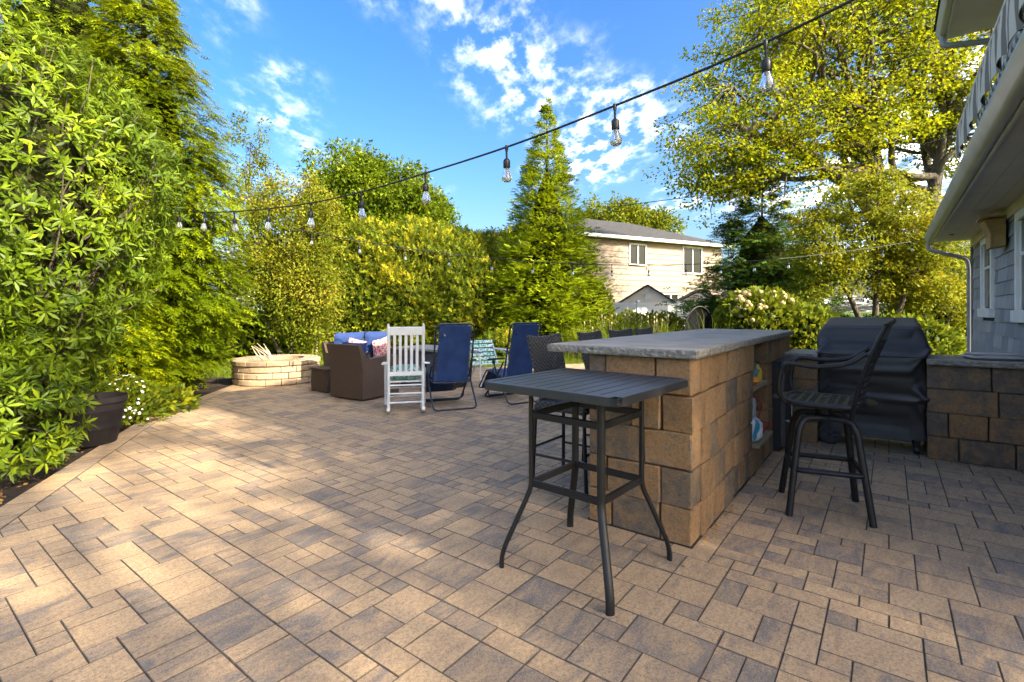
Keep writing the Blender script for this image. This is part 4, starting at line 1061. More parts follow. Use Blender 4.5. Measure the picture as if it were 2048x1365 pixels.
# ------------------------------------------------------------------ navy zero gravity loungers
def lounger(loc, rz, label):
    c = thing('reclining_lounger', label, 'lounge chair', loc, rz, 'navy reclining loungers')
    K = 'navy_metal'; w = .27
    # local +x forward; sling back leaning backwards, seat, leg rest
    B0, B1 = V(-.16, 0, .36), V(-.36, 0, 1.17)
    S1 = V(.34, 0, .44); F1 = V(.62, 0, .12)
    def sling(pts, hw, name, bulge=.02):
        m = MB(); rows = []
        for p in pts:
            rows.append([V(p.x, hw * s_, p.z) for s_ in [-1 + 2 * k / 8 for k in range(9)]])
        nrmv = (pts[-1] - pts[0]).cross(V(0, 1, 0)).normalized()
        for i, r_ in enumerate(rows):
            for k, p in enumerate(r_):
                s_ = -1 + 2 * k / 8; p += nrmv * (bulge * (1 - s_ * s_) * math.sin(math.pi * (i + .5) / len(rows)))
        a = [[p + nrmv * .003 for p in r_] for r_ in rows]; b_ = [[p - nrmv * .003 for p in reversed(r_)] for r_ in rows]
        m.loft([x + y for x, y in zip(a, b_)]); return m.build(name, 'sling_navy', c, smooth=60)
    def lerp(a, b_, t_): return a + (b_ - a) * t_
    back = sling([lerp(B0, B1 + V(0, 0, -.03), k / 8) for k in range(9)], w - .045, 'backrest', -.03)
    seat = sling([lerp(B0 + V(.04, 0, .0), S1, k / 6) for k in range(7)], w - .045, 'seat', -.03)
    leg = sling([lerp(S1 + V(.03, 0, -.01), F1, k / 6) for k in range(7)], w - .05, 'leg_rest', -.02)
    m = MB(); pts = fillet([B0 + V(0, -w, 0), B1 + V(0, -w, 0), B1 + V(0, w, 0), B0 + V(0, w, 0)], .09, 6); m.tube(pts, .0125, 9); bf = m.build('back_frame', K, c, smooth=50)
    m = MB(); m.tube([B0 + V(0, -w, 0), B0 + V(-.03, -w * .3, -.012), B0 + V(-.03, w * .3, -.012), B0 + V(0, w, 0)], .011, 8); m.build('lower_rail', K, c, smooth=50)
    m = MB(); pts = fillet([B0 + V(0, -w, .0), S1 + V(0, -w, 0), F1 + V(0, -w, 0), F1 + V(0, w, 0), S1 + V(0, w, 0), B0 + V(0, w, 0)], .06, 5); m.tube(pts, .0115, 8); m.build('seat_frame', K, c, smooth=50)
    # eyelets and cord lacing
    ey = MB(); co = MB()
    for s_ in (-1, 1):
        for k in range(9):
            p = lerp(B0, B1, .06 + .84 * k / 8) + V(.0, s_ * (w - .052), 0); q = lerp(B0, B1, .06 + .84 * (k + .5) / 8) + V(0, s_ * w, 0)
            ey.lathe([(.0, -.003), (.007, -.003), (.007, .003), (0, .003)], p + V(-.02, 0, 0), 6); co.tube([p, q, lerp(B0, B1, .06 + .84 * min(k + 1, 8) / 8) + V(0, s_ * (w - .052), 0)], .0035, 5)
    ey.build('eyelet', 'chrome', back); co.build('lacing', 'cable_black', back)
    m = MB(); m.pillow(tuple(lerp(B0, B1, .90) + V(.035, 0, 0)), .14, .40, .06, Matrix.Rotation(R(76), 4, 'Y')); m.build('head_pillow', 'navy_fabric', c, smooth=80)
    # legs: rear loop and front loop crossing under the arms
    for nm, g0, top in (('rear_leg_loop', -.36, .10), ('front_leg_loop', .40, -.18)):
        m = MB(); ww = w + (.035 if g0 < 0 else .015)
        pts = fillet([(top, -ww, .62 if g0 < 0 else .60), (g0 * .45 + top * .55, -ww, .30), (g0, -ww, .013), (g0, ww, .013), (g0 * .45 + top * .55, ww, .30), (top, ww, .62 if g0 < 0 else .60)], .07, 5)
        m.tube(pts, .0125, 9); m.build(nm, K, c, smooth=50)
    m = MB(); m.tube(fillet([(.10, -w - .02, .50), (.28, -w - .02, .05), (.28, w + .02, .05), (.10, w + .02, .50)], .06, 5), .010, 8); m.build('inner_leg_loop', K, c, smooth=50)
    for s_ in (-1, 1):
        m = MB(); m.box((-.02, s_ * (w + .045), .635), (.44, .05, .028), .011, mat=Matrix.Rotation(R(7), 4, 'Y')); m.build('armrest', K, c, smooth=40)
        m = MB(); m.lathe([(.0, -.012), (.028, -.012), (.028, .012), (0, .012)], (0, 0, 0), 12); Rx = Matrix.Rotation(R(90), 4, 'X'); m.v = [tuple(Rx @ Vector(p) + V(.02, s_ * (w + .065), .585)) for p in m.v]; m.build('lock_knob', 'plastic_black', c)
    # small logo tab on the back sling
    m = MB(); p = lerp(B0, B1, .82) + V(-.02, .15, 0); m.prism([p + V(0, -.02, -.02), p + V(0, .02, -.02), p + V(.0, .005, .025)], (-.003, 0, 0)); m.build('logo_tab', 'chrome', back)
    return c
lounger((-.90, 7.12, 0), R(112), 'navy blue reclining lounger beside the white rocking chair, its back in full view')
lounger((.02, 7.6, 0), R(122), 'navy blue reclining lounger left of the wicker bar stool, turned edge-on')

def lawn_chair():
    c = thing('folding_lawn_chair', 'white framed lawn chair with teal webbing behind the two navy loungers', 'lawn chair', (-.42, 8.9, -.0), R(-60))
    W = 'white_paint'
    for s_ in (-1, 1):
        y = s_ * .27
        m = MB(); m.tube(fillet([(.25, y, .0), (.20, y, .60), (-.22, y, .66)], .05), .013, 8); m.build('front_leg', W, c, smooth=50)
        m = MB(); m.tube([(-.30, y, .0), (.05, y, .40)], .012, 8); m.build('rear_leg', W, c, smooth=50)
        m = MB(); m.tube([(-.10, y * .93, .36), (-.31, y * .93, .74)], .012, 8); m.build('back_post', W, c, smooth=50)
        MB().box((0, y, .655), (.46, .055, .025), .01).build('armrest', W, c)
        m = MB(); m.tube([(-.12, y * .93, .38), (.24, y * .93, .42)], .012, 8); m.build('seat_rail', W, c, smooth=50)
    for k in range(6):
        t_ = (k + .5) / 6
        MB().box((-.12 + .36 * t_, 0, .385 + .04 * t_), (.05, .50, .004)).build('seat_strap', 'web_teal', c)
        m = MB(); m.box((-.10 - .24 * t_, 0, .38 + .44 * t_), (.004, .50, .06), mat=Matrix.Rotation(R(-27), 4, 'Y')); m.build('back_strap', 'web_teal', c)
lawn_chair()

# ------------------------------------------------------------------ wicker lounge set and fire table
def armchair():
    c = thing('wicker_armchair', 'dark brown wicker armchair seen from behind, left of the rocking chair', 'armchair', (-2.30, 7.95, 0), math.atan2(.853, .52))
    # local +x forward; back at -x
    hw = .36
    prof = [V(-.42, 0, .03), V(-.42, 0, .45), V(-.455, 0, .68), V(-.50, 0, .84), V(-.44, 0, .845), V(-.38, 0, .66), V(-.34, 0, .40), V(-.34, 0, .03)]
    m = MB(); m.loft([[V(p.x, y, p.z) for p in prof] for y in (-hw + .09, hw - .09)]); 
    m.build('backrest', 'wicker_brown', c)
    for s_ in (-1, 1):
        pr = [(-.42, .03), (-.42, .45), (-.455, .68), (-.50, .84), (-.44, .845), (-.36, .68), (-.28, .60), (-.1, .62), (.18, .645), (.30, .63), (.33, .56), (.33, .03)]
        y0, y1 = (hw - .088, hw) if s_ > 0 else (-hw, -hw + .088)
        m = MB(); m.prism([V(x, y0, z) for x, z in pr], (0, y1 - y0, 0)); m.build('side_panel', 'wicker_brown', c)
        m = MB(); m.tube([(x, (y0 + y1) / 2, z + .004) for x, z in [(-.37, .70), (-.28, .605), (-.1, .625), (.18, .65), (.30, .635), (.335, .58)]], .05, 8, flat=.35); m.build('arm_cap', 'wicker_brown', c, smooth=50)
    MB().box((0, 0, .16), (.66, 2 * hw - .18, .26), .01).build('base', 'wicker_brown', c)
    def cush(name, lab, pos, dims, Mx, mat='blue_cushion'):
        o = MB().pillow((0, 0, 0), *dims, Mx, pw=.3).build(name, mat, None, smooth=80); o.location = c.location + Matrix.Rotation(c.rotation_euler.z, 3, 'Z') @ Vector(pos); o.rotation_euler.z = c.rotation_euler.z; tag(o, lab, 'cushion'); return o
    cush('seat_cushion', 'blue seat cushion in the wicker armchair', (.0, 0, .36), (.62, .52, .14), None)
    cush('back_cushion', 'blue back cushion showing above the wicker armchair side', (-.30, 0, .64), (.46, .54, .15), Matrix.Rotation(R(-78), 4, 'Y'))
    o = cush('throw_pillow', 'black and white pillow in the wicker armchair', (-.14, .05, .56), (.34, .34, .12), Matrix.Rotation(R(-65), 4, 'Y'), 'pillow_dark')
armchair()

def loveseat():
    org = Vector((-2.55, 9.1, 0)); rz = TH - R(90)
    c = thing('wicker_loveseat', 'brown wicker loveseat behind the armchair, facing the fire table', 'loveseat', org, rz)
    hw = .72
    m = MB(); m.loft([[V(x, y, z) for x, z in [(-.40, .03), (-.40, .45), (-.47, .80), (-.41, .80), (-.33, .40), (-.33, .03)]] for y in (-hw + .09, hw - .09)]); m.build('backrest', 'wicker_brown', c)
    for s_ in (-1, 1):
        pr = [(-.40, .03), (-.40, .45), (-.47, .80), (-.41, .80), (-.33, .62), (-.1, .62), (.24, .64), (.31, .60), (.33, .03)]
        y0, y1 = (hw - .088, hw) if s_ > 0 else (-hw, -hw + .088)
        m = MB(); m.prism([V(x, y0, z) for x, z in pr], (0, y1 - y0, 0)); m.build('side_panel', 'wicker_brown', c)
    MB().box((0, 0, .16), (.64, 2 * hw - .18, .26), .01).build('base', 'wicker_brown', c)
    Rz = Matrix.Rotation(rz, 3, 'Z')
    def cush(name, lab, cat, pos, dims, Mx, mat='blue_cushion'):
        o = MB().pillow((0, 0, 0), *dims, Mx, pw=.3).build(name, mat, None, smooth=80); o.location = org + Rz @ Vector(pos); o.rotation_euler.z = rz; tag(o, lab, cat); return o
    T = Matrix.Rotation(R(-76), 4, 'Y')
    cush('back_cushion', 'left blue back cushion of the wicker loveseat', 'cushion', (-.27, -.32, .70), (.56, .63, .16), T)
    cush('back_cushion', 'right blue back cushion of the wicker loveseat, behind the rocking chair', 'cushion', (-.27, .32, .70), (.56, .63, .16), T)
    cush('seat_cushion', 'blue seat cushion on the left of the wicker loveseat', 'cushion', (.03, -.31, .36), (.60, .61, .14), None)
    cush('seat_cushion', 'blue seat cushion on the right of the wicker loveseat', 'cushion', (.03, .31, .36), (.60, .61, .14), None)
    cush('throw_pillow', 'red and white patterned pillow leaning on the left blue cushion', 'pillow', (-.10, -.30, .64), (.42, .40, .13), T @ Matrix.Rotation(R(14), 4, 'Z'), 'pillow_red')
    cush('throw_pillow', 'red and white patterned pillow seen through the rocking chair slats', 'pillow', (-.10, .30, .64), (.42, .40, .13), T @ Matrix.Rotation(R(-14), 4, 'Z'), 'pillow_red')
loveseat()

def fire_table():
    c = thing('fire_table', 'grey rectangular fire table behind the rocking chair', 'fire table', (-1.42, 9.0, 0), TH)
    MB().box((0, 0, .675), (.80, 1.25, .04), .006).build('top', 'fire_table_top', c)
    MB().box((0, 0, .36), (.58, 1.0, .58), .008).build('body', 'fire_table_grey', c)
    MB().box((0, 0, .03), (.62, 1.04, .06), .006).build('plinth', 'plastic_black', c)
    for s_ in (-1, 1): MB().box((-.294, s_ * .25, .36), (.012, .44, .48), .003).build('side_panel', 'fire_table_grey', c)
    MB().lathe([(.018, 0), (.018, .01), (0, .012)], (-.39, -.45, .645), 10).build('knob', 'chrome', c)
fire_table()
o = thing('side_table', 'low dark wicker ottoman partly hidden behind the wicker armchair', 'ottoman', (-3.08, 8.5, 0), TH)
MB().box((0, 0, .19), (.46, .46, .36), .012).build('body', 'wicker_brown', o); MB().box((0, 0, .385), (.50, .50, .03), .008).build('top', 'wicker_brown', o)
for sx in (-1, 1):
    for sy in (-1, 1): MB().box((sx * .2, sy * .2, .0075), (.04, .04, .014)).build('foot', 'plastic_black', o)

# ------------------------------------------------------------------ stone fire pit
def fire_pit():
    C = Vector((-4.52, 9.62, 0)); p = thing('fire_pit', 'round fire pit of pale tan stone blocks at patio edge', 'fire pit', C)
    R1, R0, n, ch = .76, .52, 13, .115
    def seg(a0, a1, r0, r1, z0, z1, name):
        m = MB(); gp = .008; K = 3; ring = []
        def pt(r, a, z): return V(r * math.cos(a), r * math.sin(a), z)
        aa = [a0 + gp / r1 + (a1 - a0 - 2 * gp / r1) * k / K for k in range(K + 1)]; b_ = .020
        prof = [(r0, z0 + .002), (r1 - b_, z0 + .002), (r1, z0 + b_), (r1, z1 - b_), (r1 - b_, z1 - .002), (r0, z1 - .002)]
        rings = [[pt(r + random.uniform(-.004, .004), a, z) for r, z in prof] for a in aa]
        e0 = [pt((r - r0) * .93 + r0 + .0, aa[0] - .008, (z - (z0 + z1) / 2) * .86 + (z0 + z1) / 2) for r, z in prof]; e1 = [pt((r - r0) * .93 + r0, aa[-1] + .008, (z - (z0 + z1) / 2) * .86 + (z0 + z1) / 2) for r, z in prof]
        m.loft([e0] + rings + [e1]); m.build(name, 'pit_stone', p)
    for k in range(3):
        off = .5 * (k % 2) + random.uniform(-.06, .06)
        for i in range(n + 5):
            st = 2 * math.pi / (n + 5); seg((i + off) * st, (i + 1 + off) * st, R0, R1 + random.uniform(-.006, .006), .0 + k * ch, (k + 1) * ch, 'block')
    for i in range(n):
        st = 2 * math.pi / n; seg((i + .2) * st, (i + 1.2) * st, R0 - .03, R1 + .02, 3 * ch, 3 * ch + .105, 'cap_stone')
    m = MB(); m.lathe([(0, .30), (.2, .31), (.4, .27), (.52, .26), (.52, .2)], n=26); m.build('ash_bed', 'ash', p, smooth=60)
    for k in range(7):
        a = 2.2 + k * .33 + random.uniform(-.2, .2); L = random.uniform(.38, .6); b0 = C + V(random.uniform(-.1, .15), random.uniform(-.25, .05), .30)
        d = V(math.cos(a) * .7, math.sin(a) * .25 - .1, random.uniform(.45, .8)).normalized(); m = MB()
        m.tube(cr([b0, b0 + d * L * .5 + V(random.uniform(-.04, .04), 0, .02), b0 + d * L + V(random.uniform(-.08, .08), 0, 0)], 4), [.012] * 5 + [.009, .007, .005, .004], 6)
        s_ = m.build('kindling_stick', 'pale_wood', None, smooth=60); tag(s_, 'thin bare stick poking up out of the stone fire pit', 'stick', 'kindling sticks in the fire pit')
fire_pit()

# ------------------------------------------------------------------ flower pot
def pot():
    p = thing('plant_pot', 'dark grey ridged round plastic pot in the mulch bed', 'pot', (-4.30, 5.12, 0))
    prof = [(.20, 0), (.205, .01), (.235, .13), (.239, .135), (.237, .142), (.262, .27), (.266, .275), (.264, .282), (.275, .33), (.292, .335), (.296, .375), (.282, .38), (.272, .345), (.26, .30)]
    prof = [(r_, z_ * 1.25) for r_, z_ in prof]
    MB().lathe(prof, n=40).build('shell', 'pot_plastic', p, smooth=35); MB().lathe([(0, .40), (.15, .405), (.268, .395)], n=30).build('soil', 'soil', p)
pot()

# ------------------------------------------------------------------ string lights
def string_light(name, label, pts, bulbs, drop, scale=1.0):
    drop /= scale
    s = thing(name, label, 'string light', (0, 0, 0))
    m = MB(); m.tube(pts, .0058, 8); m.build('cable', 'cable_black', s, smooth=60)
    soc = MB(); soc.lathe([(.0055, .006), (.006, -drop + .004), (.012, -drop), (.0185, -drop - .008), (.0195, -drop - .02), (.0195, -drop - .046), (.017, -drop - .05), (0, -drop - .05)], n=14)
    soc.lathe([(.0, .014), (.008, .012), (.0105, .0), (.0065, -.022)], n=10)
    sm = soc.build('tmp', 'cable_black', None, smooth=40); sme = sm.data; bpy.data.objects.remove(sm)
    gl = MB(); z = -drop - .045; gl.lathe([(.013, z), (.014, z - .008), (.020, z - .028), (.0275, z - .05), (.029, z - .06), (.026, z - .072), (.016, z - .081), (.0, z - .084)], n=18)
    gm = gl.build('tmp', 'bulb_glass', None, smooth=80); gme = gm.data; bpy.data.objects.remove(gm)
    fl = MB(); fl.lathe([(.004, z), (.005, z - .03), (.0045, z - .055), (.001, z - .058)], n=8); fm = fl.build('tmp', 'pale_wood', None); fme = fm.data; bpy.data.objects.remove(fm)
    for b_ in bulbs:
        h = link('lamp_holder', sme, s, b_); h.rotation_euler = (random.uniform(-.06, .06), random.uniform(-.06, .06), 0); h.scale = (scale,) * 3
        link('bulb', gme, h); link('filament', fme, h)
vs_ = [.393 + .652 * k for k in range(-1, 10)]
def c1z(v):     # cable height measured along v
    xs = [-.6, -.26, .393, 1.03, 1.66, 2.34, 2.945, 3.61, 4.33, 5.02, 5.67, 6.4]; zs = [2.66, 2.57, 2.42, 2.33, 2.262, 2.222, 2.198, 2.20, 2.24, 2.296, 2.37, 2.47]
    return float(np.interp(v, xs, zs))
cp = cr([UV(2.2, v, c1z(v)) for v in (-.6, -.26, .393, 1.03, 1.66, 2.34, 2.945, 3.61, 4.33, 5.02, 5.67, 6.4)], 6)
string_light('string_light', 'black string light cable with clear bulbs crossing overhead in the foreground', cp, [UV(2.2, v, c1z(v) - .004) for v in vs_[1:]], .062)
A, B = V(-3.05, 6.95, 2.50), V(7.55, 9.03, 2.66)
def c2(t_): p = A + (B - A) * t_; p.z -= .50 * 4 * t_ * (1 - t_) * (1.0 + .12 * (1 - 2 * t_)); return p
string_light('string_light', 'thinner far string light cable in front of the hedge and the beige house', [c2(k / 40) for k in range(41)], [c2((k + .4) / 17) for k in range(17)], .085, .75)

m = MB(); pp = [V(3.6, 17, 4.9), V(8.5, 15.5, 5.35), V(13, 13.5, 6.4)]; m.tube(cr(pp, 8), .012, 6); o = m.build('utility_cable', 'cable_black'); tag(o, 'thin black utility cable crossing in front of the maple', 'cable')

# ------------------------------------------------------------------ neighbouring house, sheds and fence
def neighbour():
    A = V(.75, 24.0, 0); B = V(12.6, 30.1, 0); d = (B - A); L = d.length; rz = math.atan2(d.y, d.x)
    h = thing('beige_house', 'beige clapboard house with dark hip roof beyond the fence', 'house', A, rz)
    # local x along wall, local -y towards the patio
    MB().box((L / 2, 4.0, 2.6), (L - .04, 7.96, 5.2)).build('wall', 'beige_siding', h)
    Ei = Matrix.Rotation(-rz, 4, 'Z')
    def wx(px):   # wall coordinate under a given horizontal view angle
        k = (px - 1024) / 1000; return (k * A.y - A.x) / (d.x / L - k * d.y / L)
    wins = []
    for (a, b_, za, zb) in ((1257, 1292, 532, 488), (1364, 1403, 549, 494), (1324, 1356, 606, 587)):
        x0, x1 = wx(a), wx(b_); Yc = A.y + d.y / L * (x0 + x1) / 2; wins.append((x0, x1, 1.35 + (622 - za) * Yc / 1000, 1.35 + (622 - zb) * Yc / 1000))
    bh = .30; k = 0
    while (k + 1) * bh < 5.15:
        z0, z1 = k * bh, (k + 1) * bh; segs = [(0, L)]
        for (a, b_, za, zb) in wins:
            if z1 > za and z0 < zb: segs = [s for (p, q) in segs for s in (((p, a - .02), (b_ + .02, q)) if p < a and q > b_ else ((p, q),))]
        for (p, q) in segs:
            m = MB(); m._add([V(p, -.045, z0), V(q, -.045, z0), V(q, -.008, z1), V(p, -.008, z1), V(p, 0, z0), V(q, 0, z0), V(q, 0, z1), V(p, 0, z1)], [(0, 1, 2, 3), (1, 0, 4, 5), (2, 1, 5, 6), (0, 3, 7, 4)]); m.build('clapboard', 'beige_siding', h)
        k += 1
    for (a, b_, za, zb) in wins:
        f = MB(); cx = (a + b_) / 2; cz = (za + zb) / 2
        for x in (a + .04, b_ - .04, cx): f.box((x, -.04, cz), (.08, .06, zb - za), .005)
        for z in (za + .04, zb - .04): f.box((cx, -.038, z), (b_ - a - .16, .056, .08), .005)
        w = f.build('window', 'trim_white', h)
        for s_ in (-1, 1): MB().box((cx + s_ * (b_ - a) / 4, -.018, cz), ((b_ - a) / 2 - .1, .02, zb - za - .14)).build('pane', 'window_glass', w)
    ez = 5.25; ov = .45
    r = MB(); a0, a1, b0, b1 = -ov, L + ov, -ov, 8 + ov; rz_ = 6.95
    vs = [V(a0, b0, ez), V(a1, b0, ez), V(a1, b1, ez), V(a0, b1, ez), V(3.2, 4, rz_), V(L - 3.6, 4, rz_)]
    r._add(vs, [(0, 1, 5, 4), (1, 2, 5), (2, 3, 4, 5), (3, 0, 4), (3, 2, 1, 0)]); rf = r.build('roof', 'roof_shingle', h)
    MB().box((L / 2, -ov - .03, ez - .06), (L + 2 * ov, .06, .16), .006).build('gutter', 'white_vinyl', h)
    MB().box((L / 2, -ov / 2 - .04, ez - .10), (L + 2 * ov - .1, ov - .12, .03)).build('soffit', 'trim_white', h)
neighbour()

def fence():
    A = V(3.4, 20.2, 0); B = V(8.8, 21.6, 0); d = B - A; L = d.length
    f = thing('vinyl_fence', 'white vinyl privacy fence below the beige house', 'fence', A, math.atan2(d.y, d.x))
    n = 3
    for k in range(n + 1): 
        m = MB(); m.box((L * k / n, 0, .86), (.13, .13, 1.76), .008); p = m.build('post', 'white_vinyl', f); m = MB(); m.box((L * k / n, 0, 1.755), (.16, .16, .03), .008); m.build('post_cap', 'white_vinyl', p)
    w = L / n
    for k in range(n):
        for z in (1.62, 1.18, .12): MB().box((w * (k + .5), 0, z), (w - .132, .05, .12), .005).build('rail', 'white_vinyl', f)
        q = 9
        for i in range(q):
            x0 = w * k + .066 + (w - .132) * (i + .5) / q
            MB().box((x0, 0, .65), ((w - .132) / q - .004, .022, .94), .003).build('board', 'white_vinyl', f)
            MB().box((x0, 0, 1.40), ((w - .132) / q - .004, .022, .32), .003).build('board', 'white_vinyl', f)
fence()
def shed(x, y, w, d_, eave, peak, rz, lab):
    s = thing('garden_shed', lab, 'shed', (x, y, 0), rz)
    m = MB(); m.prism([V(-w / 2, 0, 0), V(w / 2, 0, 0), V(w / 2, 0, eave), V(0, 0, peak), V(-w / 2, 0, eave)], (0, d_, 0)); m.build('wall', 'shed_wall', s)
    for sg in (-1, 1):
        m = MB(); e = V(sg * (w / 2 + .15), -.12, eave - .15 * (peak - eave) / (w / 2) + .01); t_ = V(0, -.12, peak + .015); m.prism([e, t_, t_ + V(0, 0, .06), e + V(0, 0, .06)], (0, d_ + .24, 0)); m.build('roof_slope', 'roof_shingle', s)
    MB().box((0, -.012, eave + (peak - eave) * .42), (.26, .03, .22), .004).build('gable_vent', 'trim_white', s)
    MB().box((0, -.018, .75), (.9, .03, 1.4), .004).build('door', 'shed_wall', s)
shed(6.05, 22.3, 2.5, 1.3, 1.65, 2.45, R(-8), 'small shed with grey gabled roof peeking over the white fence')
shed(8.45, 22.3, 2.6, 1.3, 1.55, 2.25, R(-8), 'second shed gable at the right end of the white fence, by the spruce')

# dark rounded screen standing by the hydrangea
m = MB(); NP = 26; C = Vector((4.32, 11.5, 0)); sc_ = thing('garden_screen', 'dark rounded mesh screen standing left of the hydrangea', 'screen', C, R(20))
rr = [V(.44 * math.cos(math.pi * k / NP), 0, .75 + .70 * math.sin(math.pi * k / NP)) for k in range(NP + 1)]; path = [V(.44, 0, 0)] + rr + [V(-.44, 0, 0)]
mm = MB(); mm.tube(path, .012, 7); mm.build('hoop', 'black_metal', sc_, smooth=50)
mm = MB(); rows = []
for s_ in [k / 8 for k in range(9)]: rows.append([V(p.x * (1 - s_), .10 * (1 - (1 - s_) ** 2) + .004 * random.random(), p.z * (1 - .15 * s_)) for p in path])
mm.loft(rows, closed=False, caps=False); mm.build('mesh_cloth', 'screen_mesh', sc_, smooth=60)

# pale leaning stake near the lawn
m = MB(); m.tube(cr([(-5.62, 14.3, 0), (-5.60, 14.3, .45), (-5.72, 14.3, .95), (-5.92, 14.3, 1.3)], 6), [.045] * 10 + [.042] * 9, 8); o = m.build('garden_stake', 'pale_wood', smooth=60); tag(o, 'pale curved wooden stake leaning on the lawn left of the loveseat', 'stake')

# ------------------------------------------------------------------ vegetation
CAMV = np.array([0, 0, CAM_H])
def limb(m, a, b_, r0, r1, wob=.06, n=5, k=6):
    a, b_ = Vector(a), Vector(b_); L = (b_ - a).length; pts = [a.copy()]
    for i in range(1, n):
        t_ = i / n; pts.append(a + (b_ - a) * t_ + V(random.uniform(-1, 1), random.uniform(-1, 1), random.uniform(-.6, .8)) * wob * L * .5)
    pts.append(b_); sp = cr(pts, 3 if k > 4 else 1); m.tube(sp, [r0 + (r1 - r0) * i / (len(sp) - 1) for i in range(len(sp))], k); return sp

def rhododendron():
    lobes = [((-5.0, 4.95, 2.45), (1.35, 1.25, 1.8)), ((-5.2, 4.8, 1.1), (1.05, 1.0, 1.1)), ((-4.12, 4.05, .5), (.52, .5, .52)), ((-4.9, 4.1, 1.5), (.8, .6, 1.2)), ((-4.5, 5.5, 2.7), (.7, .8, 1.0))]
    r = thing('rhododendron', 'large glossy leaved rhododendron bush in the left foreground', 'bush', (-4.9, 4.9, 0))
    base = Vector((-4.9, 4.9, 0)); P = []; Nn = []
    for (c, s_) in lobes:
        c = np.array(c); s_ = np.array(s_); ar = 4 * math.pi * ((s_[0] * s_[1]) ** 1.6 / 3 + (s_[0] * s_[2]) ** 1.6 / 3 + (s_[1] * s_[2]) ** 1.6 / 3) ** (1 / 1.6)
        n = int(ar * 112); dd = rand_dirs(n); f = RNG.choice([1.0, .9, .78, .64], n, p=[.50, .25, .15, .10]) * RNG.uniform(.94, 1.07, n)
        f *= 1 + .08 * np.sin(dd[:, 0] * 7 + c[0]) * np.sin(dd[:, 2] * 8)
        p = c + dd * s_ * f[:, None]; nr = nrm(dd / s_)
        ins = np.zeros(n, bool)
        for (c2_, s2) in lobes:
            if c2_ is c: continue
            q = (p - np.array(c2_)) / np.array(s2); ins |= ((q ** 2).sum(1) < .5)
        toc = ((CAMV - p) * nr).sum(1) > -.9 * np.linalg.norm(CAMV - p, axis=1) * .75
        k = (~ins) & (p[:, 2] > .08) & toc; P.append(p[k]); Nn.append(nr[k])
    P = np.concatenate(P); Nn = np.concatenate(Nn); n = len(P)
    ax = nrm(Nn + np.array([0, 0, .55]) + RNG.normal(size=(n, 3)) * .35); per = 8
    PP = np.repeat(P, per, 0); AX = np.repeat(ax, per, 0); ang = np.tile(np.arange(per) * 2 * math.pi / per, n) + np.repeat(RNG.random(n) * 6.3, per) + RNG.normal(size=n * per) * .2
    o1 = nrm(np.cross(AX, np.array([.3, .5, .8]))); o2 = np.cross(AX, o1); rad = o1 * np.cos(ang)[:, None] + o2 * np.sin(ang)[:, None]
    lift = RNG.uniform(-.35, 1.1, n * per)[:, None]
    D = nrm(rad + AX * lift + np.array([0, 0, -.12])); NO = nrm(AX - rad * lift * .8); S = RNG.uniform(.06, .125, n * per); rn = np.clip(np.repeat(RNG.random(n), per) * .55 + RNG.random(n * per) * .45, 0, .999)
    PP = PP + rad * .008
    dist = np.linalg.norm(PP - CAMV, axis=1); px = 1024 + 1000 * PP[:, 0] / PP[:, 1]; dist = np.where(px > 15, dist, 99)
    order = np.argsort(dist); single = order[:280]; keep = np.ones(len(PP), bool); keep[single] = False
    P0 = PP - np.array(base)
    scatter('foliage', T_LEAF, P0[keep], D[keep], NO[keep], S[keep], 'leaf_rhodo', r, 'stuff', rn[keep], wid=.82)
    me = bpy.data.meshes.new('leaf'); me.from_pydata([tuple(v) for v in T_LEAF[0]], [], T_LEAF[1]); me.polygons.foreach_set('use_smooth', [True] * 6); me.update(); me.materials.append(M['leaf_rhodo'])
    for i in single:
        d_ = Vector(D[i]); nn = Vector(NO[i]); nn = (nn - d_ * nn.dot(d_)).normalized(); b_ = nn.cross(d_); s_ = float(S[i])
        o = link('leaf', me, r); o.matrix_local = Matrix.Translation(Vector(P0[i])) @ (Matrix((d_, b_, nn)).transposed().to_4x4()) @ Matrix.Diagonal((s_, s_ * .82, s_, 1))
    m = MB()
    for i in RNG.choice(n, 150, replace=False):
        q = Vector(P[i]) - base; a = V(random.uniform(-.25, .25), random.uniform(-.25, .25), max(.05, q.z * .35)); limb(m, a, q, .014, .005, .12, 4, 5)
    for k in range(7): limb(m, (random.uniform(-.2, .2), random.uniform(-.2, .2), -.05), (random.uniform(-.6, .6), random.uniform(-.6, .5), random.uniform(1.2, 2.6)), .05, .02, .08, 5, 7)
    m.build('branches', 'bark_dark', r, smooth=60)
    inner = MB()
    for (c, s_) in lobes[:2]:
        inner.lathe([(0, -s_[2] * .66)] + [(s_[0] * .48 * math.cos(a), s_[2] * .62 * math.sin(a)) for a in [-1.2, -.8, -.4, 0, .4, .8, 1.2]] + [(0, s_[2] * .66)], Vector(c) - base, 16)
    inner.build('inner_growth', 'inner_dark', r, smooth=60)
rhododendron()

